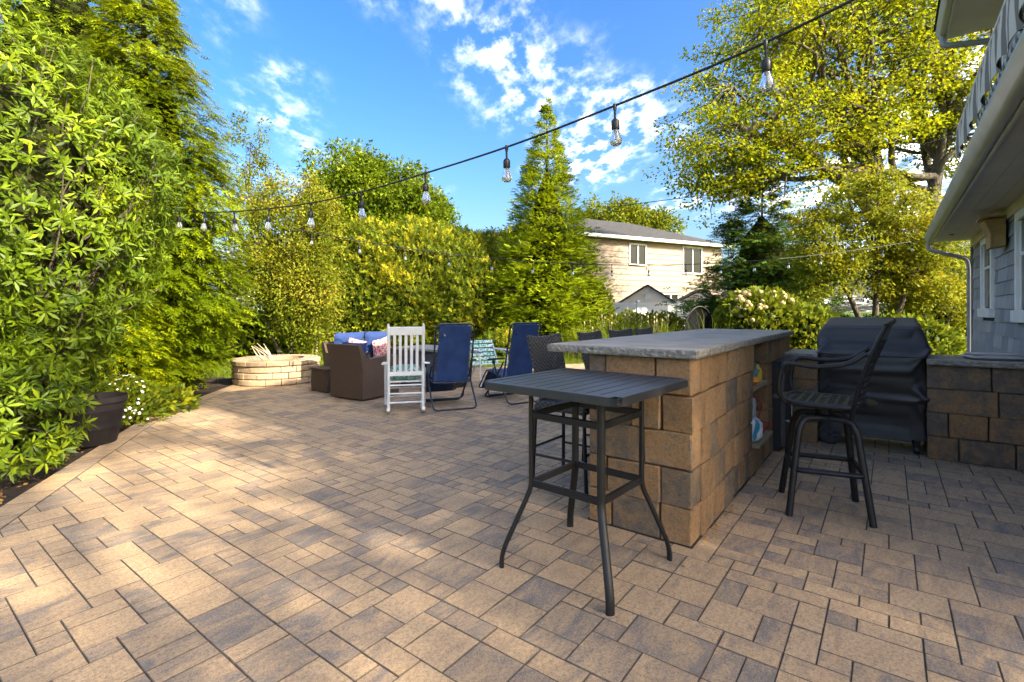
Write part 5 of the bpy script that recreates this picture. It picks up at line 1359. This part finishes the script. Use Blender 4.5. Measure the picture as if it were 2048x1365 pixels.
def conifer(name, label, cat, loc, H, prof, n, mat, size, tpl=T_SPRAY, droop=.5, fwd=.0, seed=1, group=None, clump=34, trunk='bark_dark', rag=.12, zmin=.05, inner=.62):
    """prof: list of (height fraction, radius); foliage hung on boughs that radiate from a trunk"""
    global RNG
    keep_ = RNG; RNG = np.random.default_rng(seed)
    t_ = thing(name, label, cat, loc, 0, group)
    hz = np.array([p[0] for p in prof]); hr = np.array([p[1] for p in prof])
    nb = max(20, n // clump)
    # boughs by surface share
    zz = np.linspace(0.01, .995, 400); rr_ = np.interp(zz, hz, hr) + .05; cdf = np.cumsum(rr_); cdf /= cdf[-1]
    bz = np.interp(RNG.random(nb), cdf, zz); ba = RNG.random(nb) * 2 * math.pi
    br = np.interp(bz, hz, hr) * (1 + RNG.normal(size=nb) * rag)
    P = []; D = []; NO = []; RN = []
    for i in range(nb):
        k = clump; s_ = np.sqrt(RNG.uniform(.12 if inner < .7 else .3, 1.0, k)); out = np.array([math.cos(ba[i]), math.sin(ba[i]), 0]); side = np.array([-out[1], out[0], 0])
        L = br[i]; zb = bz[i] * H
        x = s_ * L; spread = (.10 + .22 * L) * (1 - .45 * s_) * RNG.normal(size=k) * .8
        z = zb + .10 * L * np.sin(s_ * 2.6) - droop * .35 * L * s_ ** 2 + RNG.normal(size=k) * .045 * (1 + L * .4)
        p = out * x[:, None] + side * spread[:, None]; p[:, 2] = z
        d = out * .9 + side * np.sign(spread)[:, None] * RNG.uniform(.0, .8, k)[:, None] + RNG.normal(size=(k, 3)) * .22; d[:, 2] += -droop * s_ + .25 * (1 - droop)
        no = np.array([0, 0, 1.0]) + out * .55 + RNG.normal(size=(k, 3)) * .25
        b_tone = RNG.random() * .45
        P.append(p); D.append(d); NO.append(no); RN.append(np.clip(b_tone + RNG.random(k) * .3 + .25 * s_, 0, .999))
    P = np.concatenate(P); D = np.concatenate(D); NO = np.concatenate(NO); RN = np.concatenate(RN)
    ok = P[:, 2] > zmin
    # thin out the far half
    w = P + np.array(loc); tc_ = -(w[:, :2] @ np.ones(2) * 0) ; vd = nrm(w[:, :2]); rel = (P[:, :2] * vd).sum(1); ok &= (rel < .35 * np.interp(P[:, 2] / H, hz, hr) + .2) | (RNG.random(len(P)) < .45)
    sz = size * RNG.uniform(.75, 1.3, len(P)) * (1 - .35 * np.clip(P[:, 2] / H, 0, 1))
    scatter('crown', tpl, P[ok], D[ok], NO[ok], sz[ok], mat, t_, None, RN[ok])
    m = MB(); m.tube([(0, 0, -.05), (0, 0, H * .5), (0, 0, H * .96)], [max(.05, H * .018), H * .010, .012], 8)
    for i in range(0, nb, 3):
        out = V(math.cos(ba[i]), math.sin(ba[i]), 0); zb = bz[i] * H
        m.tube([V(0, 0, zb - .1 * br[i]), out * br[i] * .5 + V(0, 0, zb), out * br[i] * .85 + V(0, 0, zb - .15 * droop * br[i])], [.018, .012, .005], 5)
    m.build('trunk', trunk, t_, smooth=60)
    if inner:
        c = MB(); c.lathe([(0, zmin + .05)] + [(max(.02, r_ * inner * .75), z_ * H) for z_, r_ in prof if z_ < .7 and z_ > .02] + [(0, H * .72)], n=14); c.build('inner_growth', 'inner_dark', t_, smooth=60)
    RNG = keep_
    return t_

# feathery golden green evergreens on the left
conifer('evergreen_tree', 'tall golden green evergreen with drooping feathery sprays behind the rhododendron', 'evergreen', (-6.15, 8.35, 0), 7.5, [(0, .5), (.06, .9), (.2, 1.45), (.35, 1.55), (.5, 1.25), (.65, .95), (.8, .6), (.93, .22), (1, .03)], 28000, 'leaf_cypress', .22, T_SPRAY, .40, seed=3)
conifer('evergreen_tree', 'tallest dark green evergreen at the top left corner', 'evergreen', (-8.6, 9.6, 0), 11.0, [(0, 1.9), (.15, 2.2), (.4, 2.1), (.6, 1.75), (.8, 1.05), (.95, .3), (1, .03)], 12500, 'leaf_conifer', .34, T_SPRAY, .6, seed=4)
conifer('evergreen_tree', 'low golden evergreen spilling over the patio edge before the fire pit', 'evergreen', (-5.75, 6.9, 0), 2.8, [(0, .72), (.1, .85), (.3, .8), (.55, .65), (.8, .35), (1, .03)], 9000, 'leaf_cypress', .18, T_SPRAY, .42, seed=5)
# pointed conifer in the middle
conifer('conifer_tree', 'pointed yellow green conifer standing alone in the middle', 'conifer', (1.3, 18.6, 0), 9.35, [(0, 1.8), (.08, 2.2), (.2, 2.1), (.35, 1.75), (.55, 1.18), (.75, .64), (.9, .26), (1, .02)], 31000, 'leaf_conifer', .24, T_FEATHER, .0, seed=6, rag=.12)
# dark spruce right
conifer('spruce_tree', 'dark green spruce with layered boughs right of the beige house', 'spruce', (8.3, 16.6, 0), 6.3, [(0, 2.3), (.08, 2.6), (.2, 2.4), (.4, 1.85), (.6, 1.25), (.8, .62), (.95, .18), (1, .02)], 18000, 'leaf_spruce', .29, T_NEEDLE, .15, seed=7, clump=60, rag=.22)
# reddish thin tree
def hedge(name, label, lobes, n, mat, size, tpl=T_FEATHER, up=.8, seed=1, cat='hedge', inner=True, loc=None, rag=.10, flip=None):
    global RNG
    keep_ = RNG; RNG = np.random.default_rng(seed)
    base = Vector(loc or (lobes[0][0][0], lobes[0][0][1], 0)); h = thing(name, label, cat, base); P = []; Nn = []; tot = sum(s[0] * s[2] + s[1] * s[2] + s[0] * s[1] for _, s in lobes)
    for (c, s) in lobes:
        c = np.array(c); s = np.array(s); k = int(n * (s[0] * s[2] + s[1] * s[2] + s[0] * s[1]) / tot * 1.9)
        dd = rand_dirs(k); f = 1 - np.abs(RNG.normal(size=k)) * rag
        f *= 1 + .07 * np.sin(dd[:, 0] * 9 + c[0] * 3) * np.sin(dd[:, 2] * 8 + c[1]) + .05 * np.sin(dd[:, 1] * 19 + dd[:, 2] * 17 + dd[:, 0] * 13)
        e = np.sign(dd) * np.abs(dd) ** .8; e = e / np.linalg.norm(e, axis=1, keepdims=True) ** .5
        p = c + dd * s * f[:, None]; nr = nrm(dd / s)
        ins = np.zeros(k, bool)
        for (c2_, s2) in lobes:
            if tuple(c2_) == tuple(c): continue
            ins |= (((p - np.array(c2_)) / np.array(s2)) ** 2).sum(1) < .72
        view = ((CAMV - p) * nr).sum(1) / np.linalg.norm(CAMV - p, axis=1)
        ok = (~ins) & (p[:, 2] > .03) & ((view > -.25) | (RNG.random(k) < .25)); P.append(p[ok]); Nn.append(nr[ok])
    P = np.concatenate(P); Nn = np.concatenate(Nn); k = len(P)
    D = Nn * .75 + np.array([0, 0, up]) * .8 + RNG.normal(size=(k, 3)) * .6
    NO = Nn + RNG.normal(size=(k, 3)) * .8
    tone = .5 + .5 * np.sin(P[:, 0] * 2.3 + P[:, 2] * 1.1) * np.sin(P[:, 2] * 2.9 + P[:, 1]); rn = np.clip(tone * .25 + RNG.random(k) * .75, 0, .999)
    scatter('foliage', tpl, P - np.array(base), D, NO, size * RNG.uniform(.65, 1.35, k), mat, h, 'stuff', rn)
    m = MB()
    for q in range(10): 
        i = RNG.integers(k); limb(m, (random.uniform(-.4, .4), random.uniform(-.2, .2), -.05), Vector(P[i] - np.array(base)) * .85, .04, .012, .08, 4, 6)
    m.build('stems', 'bark_dark', h, smooth=60)
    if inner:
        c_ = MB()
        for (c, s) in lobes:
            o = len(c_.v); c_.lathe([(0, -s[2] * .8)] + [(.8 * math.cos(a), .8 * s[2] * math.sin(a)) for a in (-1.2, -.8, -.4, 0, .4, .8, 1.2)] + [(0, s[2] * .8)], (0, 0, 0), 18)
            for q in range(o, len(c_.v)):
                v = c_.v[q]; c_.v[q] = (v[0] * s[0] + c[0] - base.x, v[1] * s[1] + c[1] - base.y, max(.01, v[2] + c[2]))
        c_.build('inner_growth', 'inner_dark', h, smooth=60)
    RNG = keep_
    return h
hedge('arborvitae_hedge', 'broad rounded arborvitae mound with orange tips behind the loveseat', [((-3.6, 19.8, 2.0), (3.9, 2.2, 2.75)), ((-5.6, 19.6, 2.1), (2.2, 2.0, 2.75)), ((-1.6, 19.3, 1.5), (2.4, 1.9, 2.2))], 30000, 'leaf_hedge', .24, seed=21)
hedge('arborvitae_hedge', 'second arborvitae hedge behind the mound, left of the pointed conifer', [((-1.9, 22.8, 2.2), (3.0, 1.7, 2.75))], 9000, 'leaf_hedge', .27, seed=22)

def tree(name, label, loc, H, trunks, lobes, n_cl, per, mat, leaf, crad, bark='bark_grey', tpl=T_SIMPLE, seed=1, cat='tree', group=None, hollow=.35, r0=.16, flat=.8, jitter=.5):
    """skeleton of limbs that reach into lobes of the crown, with leaf clusters round the twig ends"""
    global RNG
    keep_ = RNG; RNG = np.random.default_rng(seed); st_ = random.getstate(); random.seed(seed)
    t_ = thing(name, label, cat, loc, 0, group); base = np.array(loc, float); m = MB(); forks = []
    for tr in trunks:
        sp = cr([Vector(p) for p in tr], 5); k = len(sp); m.tube(sp, [r0 * (1 - .72 * i / (k - 1)) for i in range(k)], 9); forks.append(sp)
    vol = np.array([l[1][0] * l[1][1] * l[1][2] for l in lobes]) ** .75; vol = vol / vol.sum()
    ends = []
    for li, (c, s) in enumerate(lobes):
        k = max(3, int(n_cl * vol[li])); dd = rand_dirs(k); rad = (hollow + (1 - hollow) * RNG.random(k) ** .6)
        p = np.array(c) + dd * np.array(s) * rad[:, None]; p = p[p[:, 2] > .25]
        sp = forks[li % len(forks)]
        nb = max(2, k // 16); hubs = []
        for q in range(nb):
            e = Vector(c) + V(*(np.array(s) * rand_dirs(1)[0] * .55)); a = sp[int(len(sp) * RNG.uniform(.55, .98))]
            pts = limb(m, a, e, r0 * .36, r0 * .10, .14, 5, 7); hubs += pts[4:]
        hb = np.array([tuple(h) for h in hubs])
        for x in p:
            d = np.linalg.norm(hb - x, axis=1); j = int(np.argmin(d))
            limb(m, hubs[j], Vector(x), r0 * .085, r0 * .025, .16, 3, 4); ends.append(x)
    m.build('trunk', bark, t_, smooth=60)
    E = np.array(ends); k = len(E); P = np.repeat(E, per, 0); off = rand_dirs(k * per) * (RNG.random(k * per) ** .45)[:, None] * crad * np.repeat(RNG.uniform(.7, 1.25, k), per)[:, None]; off[:, 2] *= flat
    P = P + off; P[:, 2] = np.maximum(P[:, 2], .05)
    D = nrm(off) * .7 + RNG.normal(size=P.shape) * jitter + np.array([0, 0, -.25]); NO = np.array([0, 0, 1.0]) + RNG.normal(size=P.shape) * .55
    rn = np.clip(np.repeat(RNG.random(k), per) * .5 + RNG.random(k * per) * .5, 0, .999)
    scatter('crown', tpl, P, D, NO, leaf * RNG.uniform(.7, 1.3, len(P)), mat, t_, None, rn)
    RNG = keep_; random.setstate(st_)
    return t_

# golden autumn shrub tree behind the fire pit
tree('autumn_tree', 'orange tinged small tree behind the stone fire pit', (-6.1, 13.6, 0), 5.2, [[(0, 0, -.05), (.2, 0, .8), (.3, .1, 1.9), (.2, 0, 3.2)], [(-.1, 0, -.05), (-.5, 0, .9), (-.7, .1, 2.0), (-.5, 0, 3.0)]],
     [((.05, 0, 3.6), (1.35, 1.1, 1.6)), ((-.4, 0, 2.3), (1.4, 1.1, 1.0)), ((.55, -.1, 1.9), (1.1, 1.0, 1.0)), ((.5, 0, 1.0), (.9, .7, .8))], 520, 76, 'leaf_autumn', .08, .34, 'bark_dark', seed=31, r0=.07)
tree('thin_tree', 'slender sparse tree with reddish leaves rising behind the evergreens', (-8.2, 15.6, 0), 7.6, [[(0, 0, -.05), (.1, 0, 2.5), (0, 0, 5.0), (.05, 0, 6.6)]],
     [((0, 0, 6.4), (.55, .5, 1.2)), ((.2, 0, 5.2), (.8, .6, 1.0)), ((-.1, 0, 4.2), (1.0, .7, 1.0))], 110, 50, 'leaf_autumn', .085, .28, 'bark_dark', seed=32, r0=.05)
# big round tree far behind hedge
tree('broadleaf_tree', 'large rounded green tree rising behind the arborvitae mound', (-8.6, 31, 0), 12, [[(0, 0, -.05), (0, 0, 3), (.2, 0, 6.5)]],
     [((-1.6, 0, 8.3), (2.9, 2.6, 3.5)), ((1.2, 0, 7.5), (3.2, 2.6, 3.1)), ((3.0, -.2, 6.0), (2.2, 2.2, 2.8)), ((-2.6, -.3, 5.5), (2.2, 2.2, 2.6)), ((.6, -.8, 5.0), (3.4, 2.2, 2.2))], 1000, 90, 'leaf_round', .22, .75, seed=33, r0=.24)
tree('broadleaf_tree', 'rounded yellow green tree behind the beige house roof', (10.4, 46, 0), 12, [[(0, 0, -.05), (0, 0, 4), (.2, 0, 8)]],
     [((-1.2, 0, 9.4), (3.2, 2.4, 2.5)), ((2.6, 0, 8.6), (2.4, 2.2, 2.3)), ((-3.6, 0, 8.2), (2.0, 2, 2.2))], 260, 70, 'leaf_shrub', .30, .85, seed=34, r0=.3)
# large maple on the right
tree('maple_tree', 'large spreading maple with yellow turning leaves above the right side', (13.0, 16.5, 0), 14, [[(0, 0, -.05), (-.3, 0, 2.6), (-.8, 0, 5.6), (-1.6, 0, 8.0)], [(.1, 0, -.05), (.6, 0, 3.0), (1.0, 0, 5.8), (1.4, -.1, 8.4)], [(-.2, -.1, 1.0), (-1.2, -.3, 4.4), (-3.4, -.6, 6.1), (-5.6, -.8, 6.9)]],
     [((-1.6, 0, 9.6), (3.4, 3.0, 2.8)), ((2.2, 0, 9.2), (3.0, 2.6, 3.0)), ((-5.2, -.4, 7.6), (3.1, 2.4, 2.0)), ((-3.4, -.2, 11.4), (3.0, 2.6, 2.2)), ((1.2, .2, 12.6), (3.6, 3.0, 2.2)), ((-6.0, -.5, 6.4), (2.2, 1.7, 1.5)), ((-2.4, -.8, 7.2), (2.6, 2.0, 1.4)), ((-5.0, -.3, 9.8), (2.3, 2.0, 1.7)), ((2.6, .0, 7.2), (2.2, 2.0, 1.6)), ((-6.7, -.5, 5.5), (1.5, 1.3, 1.3)), ((-4.6, -.6, 5.6), (2.0, 1.5, 1.0))], 860, 92, 'leaf_maple', .10, .78, 'bark_grey', T_MAPLE, seed=35, r0=.34, hollow=.25, flat=.30)
# multi stemmed dogwood like tree
tree('dogwood_tree', 'multi stemmed small tree with gold and green leaves right of the spruce', (8.9, 12.4, 0), 5.2, [[(0, 0, -.05), (-.2, 0, .9), (-.6, 0, 1.9), (-1.0, 0, 3.0)], [(.05, 0, -.05), (.1, 0, 1.1), (.15, 0, 2.2), (.1, 0, 3.6)], [(.1, 0, -.05), (.5, 0, .9), (.8, -.1, 1.9), (1.0, 0, 3.2)]],
     [((-.9, 0, 3.2), (1.0, 1.0, .95)), ((.1, 0, 4.0), (1.2, 1.1, .9)), ((1.0, 0, 3.2), (1.0, 1.0, 1.1)), ((-1.2, 0, 2.2), (.8, .9, .7)), ((.3, .2, 2.4), (1.3, .8, .8)), ((1.5, .3, 2.2), (.8, .9, .9))], 430, 84, 'leaf_dogwood', .08, .36, 'bark_dark', seed=36, r0=.10, hollow=.3, flat=.38)
tree('understory_tree', 'thin dark stemmed understory tree by the corner of the shingle house', (11.0, 13.0, 0), 4.5, [[(0, 0, -.05), (-.3, 0, 1.0), (-.1, 0, 2.1), (.3, 0, 3.2)], [(0, 0, .6), (.5, 0, 1.4), (.9, 0, 2.4)]],
     [((0, 0, 3.0), (1.4, 1.0, 1.2)), ((-.7, 0, 1.7), (1.0, .8, .8)), ((.6, .3, 1.8), (1.1, .9, .9))], 200, 55, 'leaf_dogwood', .075, .26, 'bark_dark', seed=37, r0=.06)
# hydrangea
hy = hedge('hydrangea_bush', 'hydrangea bush with cream flower heads left of the covered grill', [((5.75, 11.6, .75), (1.0, .8, 1.1)), ((6.6, 11.3, .6), (.8, .7, .85)), ((5.3, 11.8, .8), (.5, .5, .9))], 5200, 'leaf_shrub', .13, T_SIMPLE, .3, seed=23, cat='bush')
blm = None
rb_ = random.Random(8)
for k in range(46):
    c, s = ((5.75, 11.6, .75), (1.0, .8, 1.1)) if k % 3 else ((5.4, 11.7, .85), (.55, .5, 1.0)); a = rb_.uniform(-2.9, -.25); e = rb_.uniform(.35, 1.15)
    p = V(c[0] + s[0] * math.cos(a) * math.cos(e) * 1.03, c[1] + s[1] * math.sin(a) * math.cos(e) * 1.03, c[2] + s[2] * math.sin(e) * 1.03)
    if blm is None:
        m = MB(); dd = rand_dirs(70)
        for d in dd:
            d = Vector(d); q = d * .052; q.z *= .85; n_ = d; x = n_.orthogonal().normalized(); y = n_.cross(x); s_ = .016
            m._add([q + x * s_, q + y * s_ + n_ * .004, q - x * s_, q - y * s_ + n_ * .004], [(0, 1, 2, 3)])
        m.lathe([(0, -.045)] + [(.045 * math.cos(a_), .04 * math.sin(a_)) for a_ in (-1, -.4, .3, .9)] + [(0, .042)], n=10)
        blm = m.build('flower_head', 'bloom_cream', hy, smooth=60); ob = blm
    else: ob = link('flower_head', blm.data, hy)
    ob.location = p - hy.location; ob.rotation_euler = (rb_.uniform(-.5, .5), rb_.uniform(-.5, .5), rb_.uniform(0, 6)); sc2 = rb_.uniform(.8, 1.35); ob.scale = (sc2,) * 3
# backdrop shrubs on the right behind the grill and further round
hedge('shrub', 'dark leafy shrub row behind the fire pit under the evergreens', [((-8.4, 14.2, .5), (1.7, .8, 1.1)), ((-7.2, 15.4, .4), (1.3, .8, .9))], 3600, 'leaf_round', .15, T_SIMPLE, .3, seed=41, cat='shrub')
hedge('shrub', 'dense low green shrub behind the covered grill', [((9.3, 11.9, .45), (1.3, .8, .75)), ((8.0, 11.6, .4), (.9, .7, .6))], 4200, 'leaf_shrub', .13, T_SIMPLE, .3, seed=24, cat='shrub')
hedge('shrub', 'tall shrub filling the gap beside the shingle house corner', [((12.5, 14.2, .9), (1.6, 1.0, 1.3)), ((14.3, 15.6, 1.2), (1.8, 1.0, 1.8))], 4200, 'leaf_shrub', .16, T_SIMPLE, .3, seed=25, cat='shrub')
hedge('shrub', 'golden shrub at the right foot of the pointed conifer', [((3.0, 18.2, 1.0), (.75, .7, 1.35)), ((3.3, 18.2, .5), (.8, .6, .7))], 3600, 'leaf_autumn', .12, T_SIMPLE, .6, seed=26, cat='shrub')
hedge('shrub', 'low green shrub in front of the arborvitae mound', [((-.2, 15.6, .2), (.9, .6, .5))], 1800, 'leaf_hedge', .16, T_FEATHER, .6, seed=27, cat='shrub')
# far belt of trees that closes the horizon
k = 0
labsf = ['far green tree at the far left beyond the evergreens', 'far green tree behind the thin reddish tree', 'far tree between mound and pointed conifer', 'far tree right of the beige house', 'far tree behind the maple', 'far tree beyond the right house corner']
for (x, y, s) in ((-38, 46, 1.0), (-20, 48, 1.0), (-3.5, 60, .72), (25, 48, .9), (38, 46, 1.0), (52, 44, 1.0)):
    tree('distant_tree', labsf[k], (x, y, 0), 9, [[(0, 0, -.05), (0, 0, 3 * s), (.3, 0, 6 * s)]], [((-1.6 * s, 0, 5.4 * s), (3.2 * s, 2.6, 3.2 * s)), ((2.2 * s, 0, 5.0 * s), (3.4 * s, 2.6, 2.9 * s)), ((0, -.5, 2.6 * s), (4.8 * s, 2.2, 2.4 * s))], 130, 60, 'leaf_round', .34, .95, seed=50 + k, r0=.28, group='distant trees'); k += 1

# flowering low plants at the left edge
def flower_patch():
    f = thing('white_flowers', 'low mound of small white flowers beside the dark pot', 'flowers', (-4.78, 6.05, 0)); n = 2200
    dd = rand_dirs(n); dd[:, 2] = np.abs(dd[:, 2]); sp = np.array([.55, .66, .50]); P = dd * sp * (RNG.random(n) ** .35)[:, None] + np.array([0, 0, .04])
    scatter('leaves', T_SIMPLE, P, dd + RNG.normal(size=(n, 3)) * .6, dd + RNG.normal(size=(n, 3)) * .4, RNG.uniform(.05, .09, n), 'leaf_shrub', f, 'stuff')
    m = MB()
    for k in range(5):
        a = 2 * math.pi * k / 5; x, y = math.cos(a), math.sin(a); m._add([V(0, 0, 0), V(.011 * x - .007 * y, .011 * y + .007 * x, .003), V(.022 * x, .022 * y, .002), V(.011 * x + .007 * y, .011 * y - .007 * x, .003)], [(0, 3, 2, 1)])
    b0 = m.build('blossom', 'petal_white', f)
    d2 = rand_dirs(120); d2[:, 2] = np.abs(d2[:, 2]); d2[:, 1] = -np.abs(d2[:, 1]) * .9 + .2 * RNG.random(120)
    for k, d in enumerate(d2):
        o = b0 if k == 0 else link('blossom', b0.data, f); o.location = Vector(d * sp * 1.06) + V(0, 0, .05); o.rotation_euler = Vector(d).to_track_quat('Z', 'Y').to_euler(); s_ = random.uniform(.55, 1.05); o.scale = (s_,) * 3
    m = MB()
    for k in range(12): limb(m, (0, 0, -.03), Vector(rand_dirs(1)[0] * sp * .8) + V(0, 0, .1), .006, .003, .1, 3, 4)
    m.build('stems', 'bark_dark', f)
flower_patch()
hedge('groundcover_plant', 'small broad leaved plant at the patio edge in front of the white flowers', [((-4.62, 6.72, .06), (.28, .26, .22))], 420, 'leaf_shrub', .11, T_SIMPLE, .3, seed=28, cat='plant', inner=False)

def grass_clump(name, label, loc, n, h, spread, mat='grass_blade', cat='grass', heads=0):
    T = (np.array([(0, .5, 0), (0, -.5, 0), (.5, .38, .0), (.5, -.38, .0), (.85, .2, -.1), (.85, -.2, -.1), (1, 0, -.22)], float), [(0, 1, 3, 2), (2, 3, 5, 4), (4, 5, 6)])
    g = thing(name, label, cat, loc); P = np.c_[RNG.normal(size=(n, 2)) * spread * .45, np.full(n, -.03)]; D = np.c_[RNG.normal(size=(n, 2)) * .34, np.ones(n)]
    scatter('blades', T, P, D, rand_dirs(n), h * RNG.uniform(.5, 1.15, n), mat, g, 'stuff', wid=.020 / h * 1.0)
    for k in range(heads):
        m = MB(); b0 = V(random.uniform(-spread, spread) * .5, random.uniform(-spread, spread) * .5, 0); t_ = b0 + V(random.uniform(-.15, .15), 0, h * random.uniform(.8, 1.1)); m.tube([b0, (b0 + t_) / 2 + V(.02, 0, 0), t_], .004, 4); m.lathe([(0, 0), (.022, .03), (.02, .07), (0, .10)], t_, 7); m.build('flower_stalk', 'straw', g)
grass_clump('ornamental_grass', 'tall ornamental grass in front of the white fence', (3.55, 15.2, 0), 420, 1.25, .7, heads=6)
grass_clump('ornamental_grass', 'feathery grass clump right of the pointed conifer base', (2.9, 15.6, 0), 380, 1.15, .8, heads=6)
grass_clump('ornamental_grass', 'straw tipped grass beside the dark mesh screen', (3.9, 13.4, 0), 260, 1.15, .5, heads=8)
grass_clump('ornamental_grass', 'loose grass blades in front of the dark mesh screen', (4.4, 11.0, 0), 60, 1.45, .5)
grass_clump('ornamental_grass', 'low grassy perennials behind the island slab', (2.5, 14.4, 0), 300, .95, .9, heads=4)
hedge('shrub', 'round green shrub at the foot of the white fence', [((4.9, 16.5, .5), (.8, .6, .75)), ((3.9, 16.6, .5), (.7, .5, .8))], 2200, 'leaf_shrub', .13, T_SIMPLE, .4, seed=29, cat='shrub')

# grass blades on the lawn that shows between furniture and hedge
n = 34000
T_BL = (np.array([(0, .5, 0), (0, -.5, 0), (1, 0, -.12)], float), [(0, 1, 2)])
gx = RNG.uniform(-10, 3.2, n); gy = RNG.uniform(10.4, 17.6, n); ok = (((np.c_[gx, gy] - np.array(FAR_A[:2])) @ np.array([-(FAR_B - FAR_A).y, (FAR_B - FAR_A).x])) > .1) | (gx < -5.15)
P = np.c_[gx, gy, np.full(n, -.065)][ok]; k = len(P)
o = scatter('lawn_grass', T_BL, P, np.c_[RNG.normal(size=(k, 2)) * .45, np.ones(k)], rand_dirs(k), RNG.uniform(.07, .14, k), 'grass_blade', None, 'stuff', wid=.16); tag(o, 'short green lawn grass behind the patio furniture', 'grass', kind='stuff')

# fallen leaves and bark chips in the bed
def litter(name, label, pts, mat, s0, s1):
    pts = np.array(pts); k = len(pts); o = scatter(name, T_MAPLE, pts, np.c_[RNG.normal(size=(k, 2)), RNG.normal(size=k) * .15], np.c_[RNG.normal(size=(k, 2)) * .3, np.ones(k)], RNG.uniform(s0, s1, k), mat, None, 'stuff'); tag(o, label, 'leaf litter', kind='stuff')
pl_ = []
while len(pl_) < 420:
    t_ = RNG.random(); w_ = abs(RNG.normal()) * .35 + .03; p = L0 - _d * .8 + (L1 - L0 + _d * 1.6) * t_; pl_.append((p.x - w_ * .93, p.y - w_ * .36, .012 + RNG.random() * .012))
litter('fallen_leaves', 'small yellow and brown fallen leaves scattered on the mulch bed', pl_, 'fallen', .018, .045)
litter('fallen_leaves', 'dry leaves gathered along the foot of the bar island', [tuple(UV(2.8 + RNG.random() * 2.4, .855 + RNG.normal() * .012, .006)) for _ in range(60)] + [tuple(UV(5.95 + RNG.random() * .5, -.6 - RNG.random() * .5, .916)) for _ in range(14)], 'fallen', .012, .032)

# tree behind the photographer, whose shade dapples the near left of the patio
pc = UV(.8, -20.0)
lb = []
for (du, dv, z, r_, rz_) in ((-1.6, 0, 11.0, 1.3, 1.0), (.0, .3, 11.3, 1.2, 1.0), (1.6, 0, 11.2, 1.3, 1.0), (-.8, 0, 12.5, 1.2, .9), (.9, -.2, 12.7, 1.2, .9), (2.3, 0, 12.8, 1.0, .9), (2.2, 0, 14.6, .9, .9), (-.2, 0, 14.3, .8, .7), (-2.4, 0, 13.4, 1.0, .8), (1.0, .2, 15.8, .9, .7), (-1.4, 0, 15.9, .9, .7), (2.6, 0, 16.6, .8, .7)):
    q = UV(du, dv); lb.append(((q.x, q.y, z), (r_, r_, rz_)))
tree('shade_tree', 'tall leafy tree behind the camera casting dappled shade on the patio', tuple(pc), 17, [[(0, 0, -.05), (0, 0, 5), (.1, 0, 10.5)]],
     lb, 190, 28, 'leaf_round', .24, .5, seed=71, r0=.26)
litter('fallen_leaves', 'few dry leaves scattered over the paved patio', [tuple(UV(RNG.uniform(.6, 6), RNG.uniform(-.6, 7), .006)) for _ in range(46)], 'fallen', .016, .04)
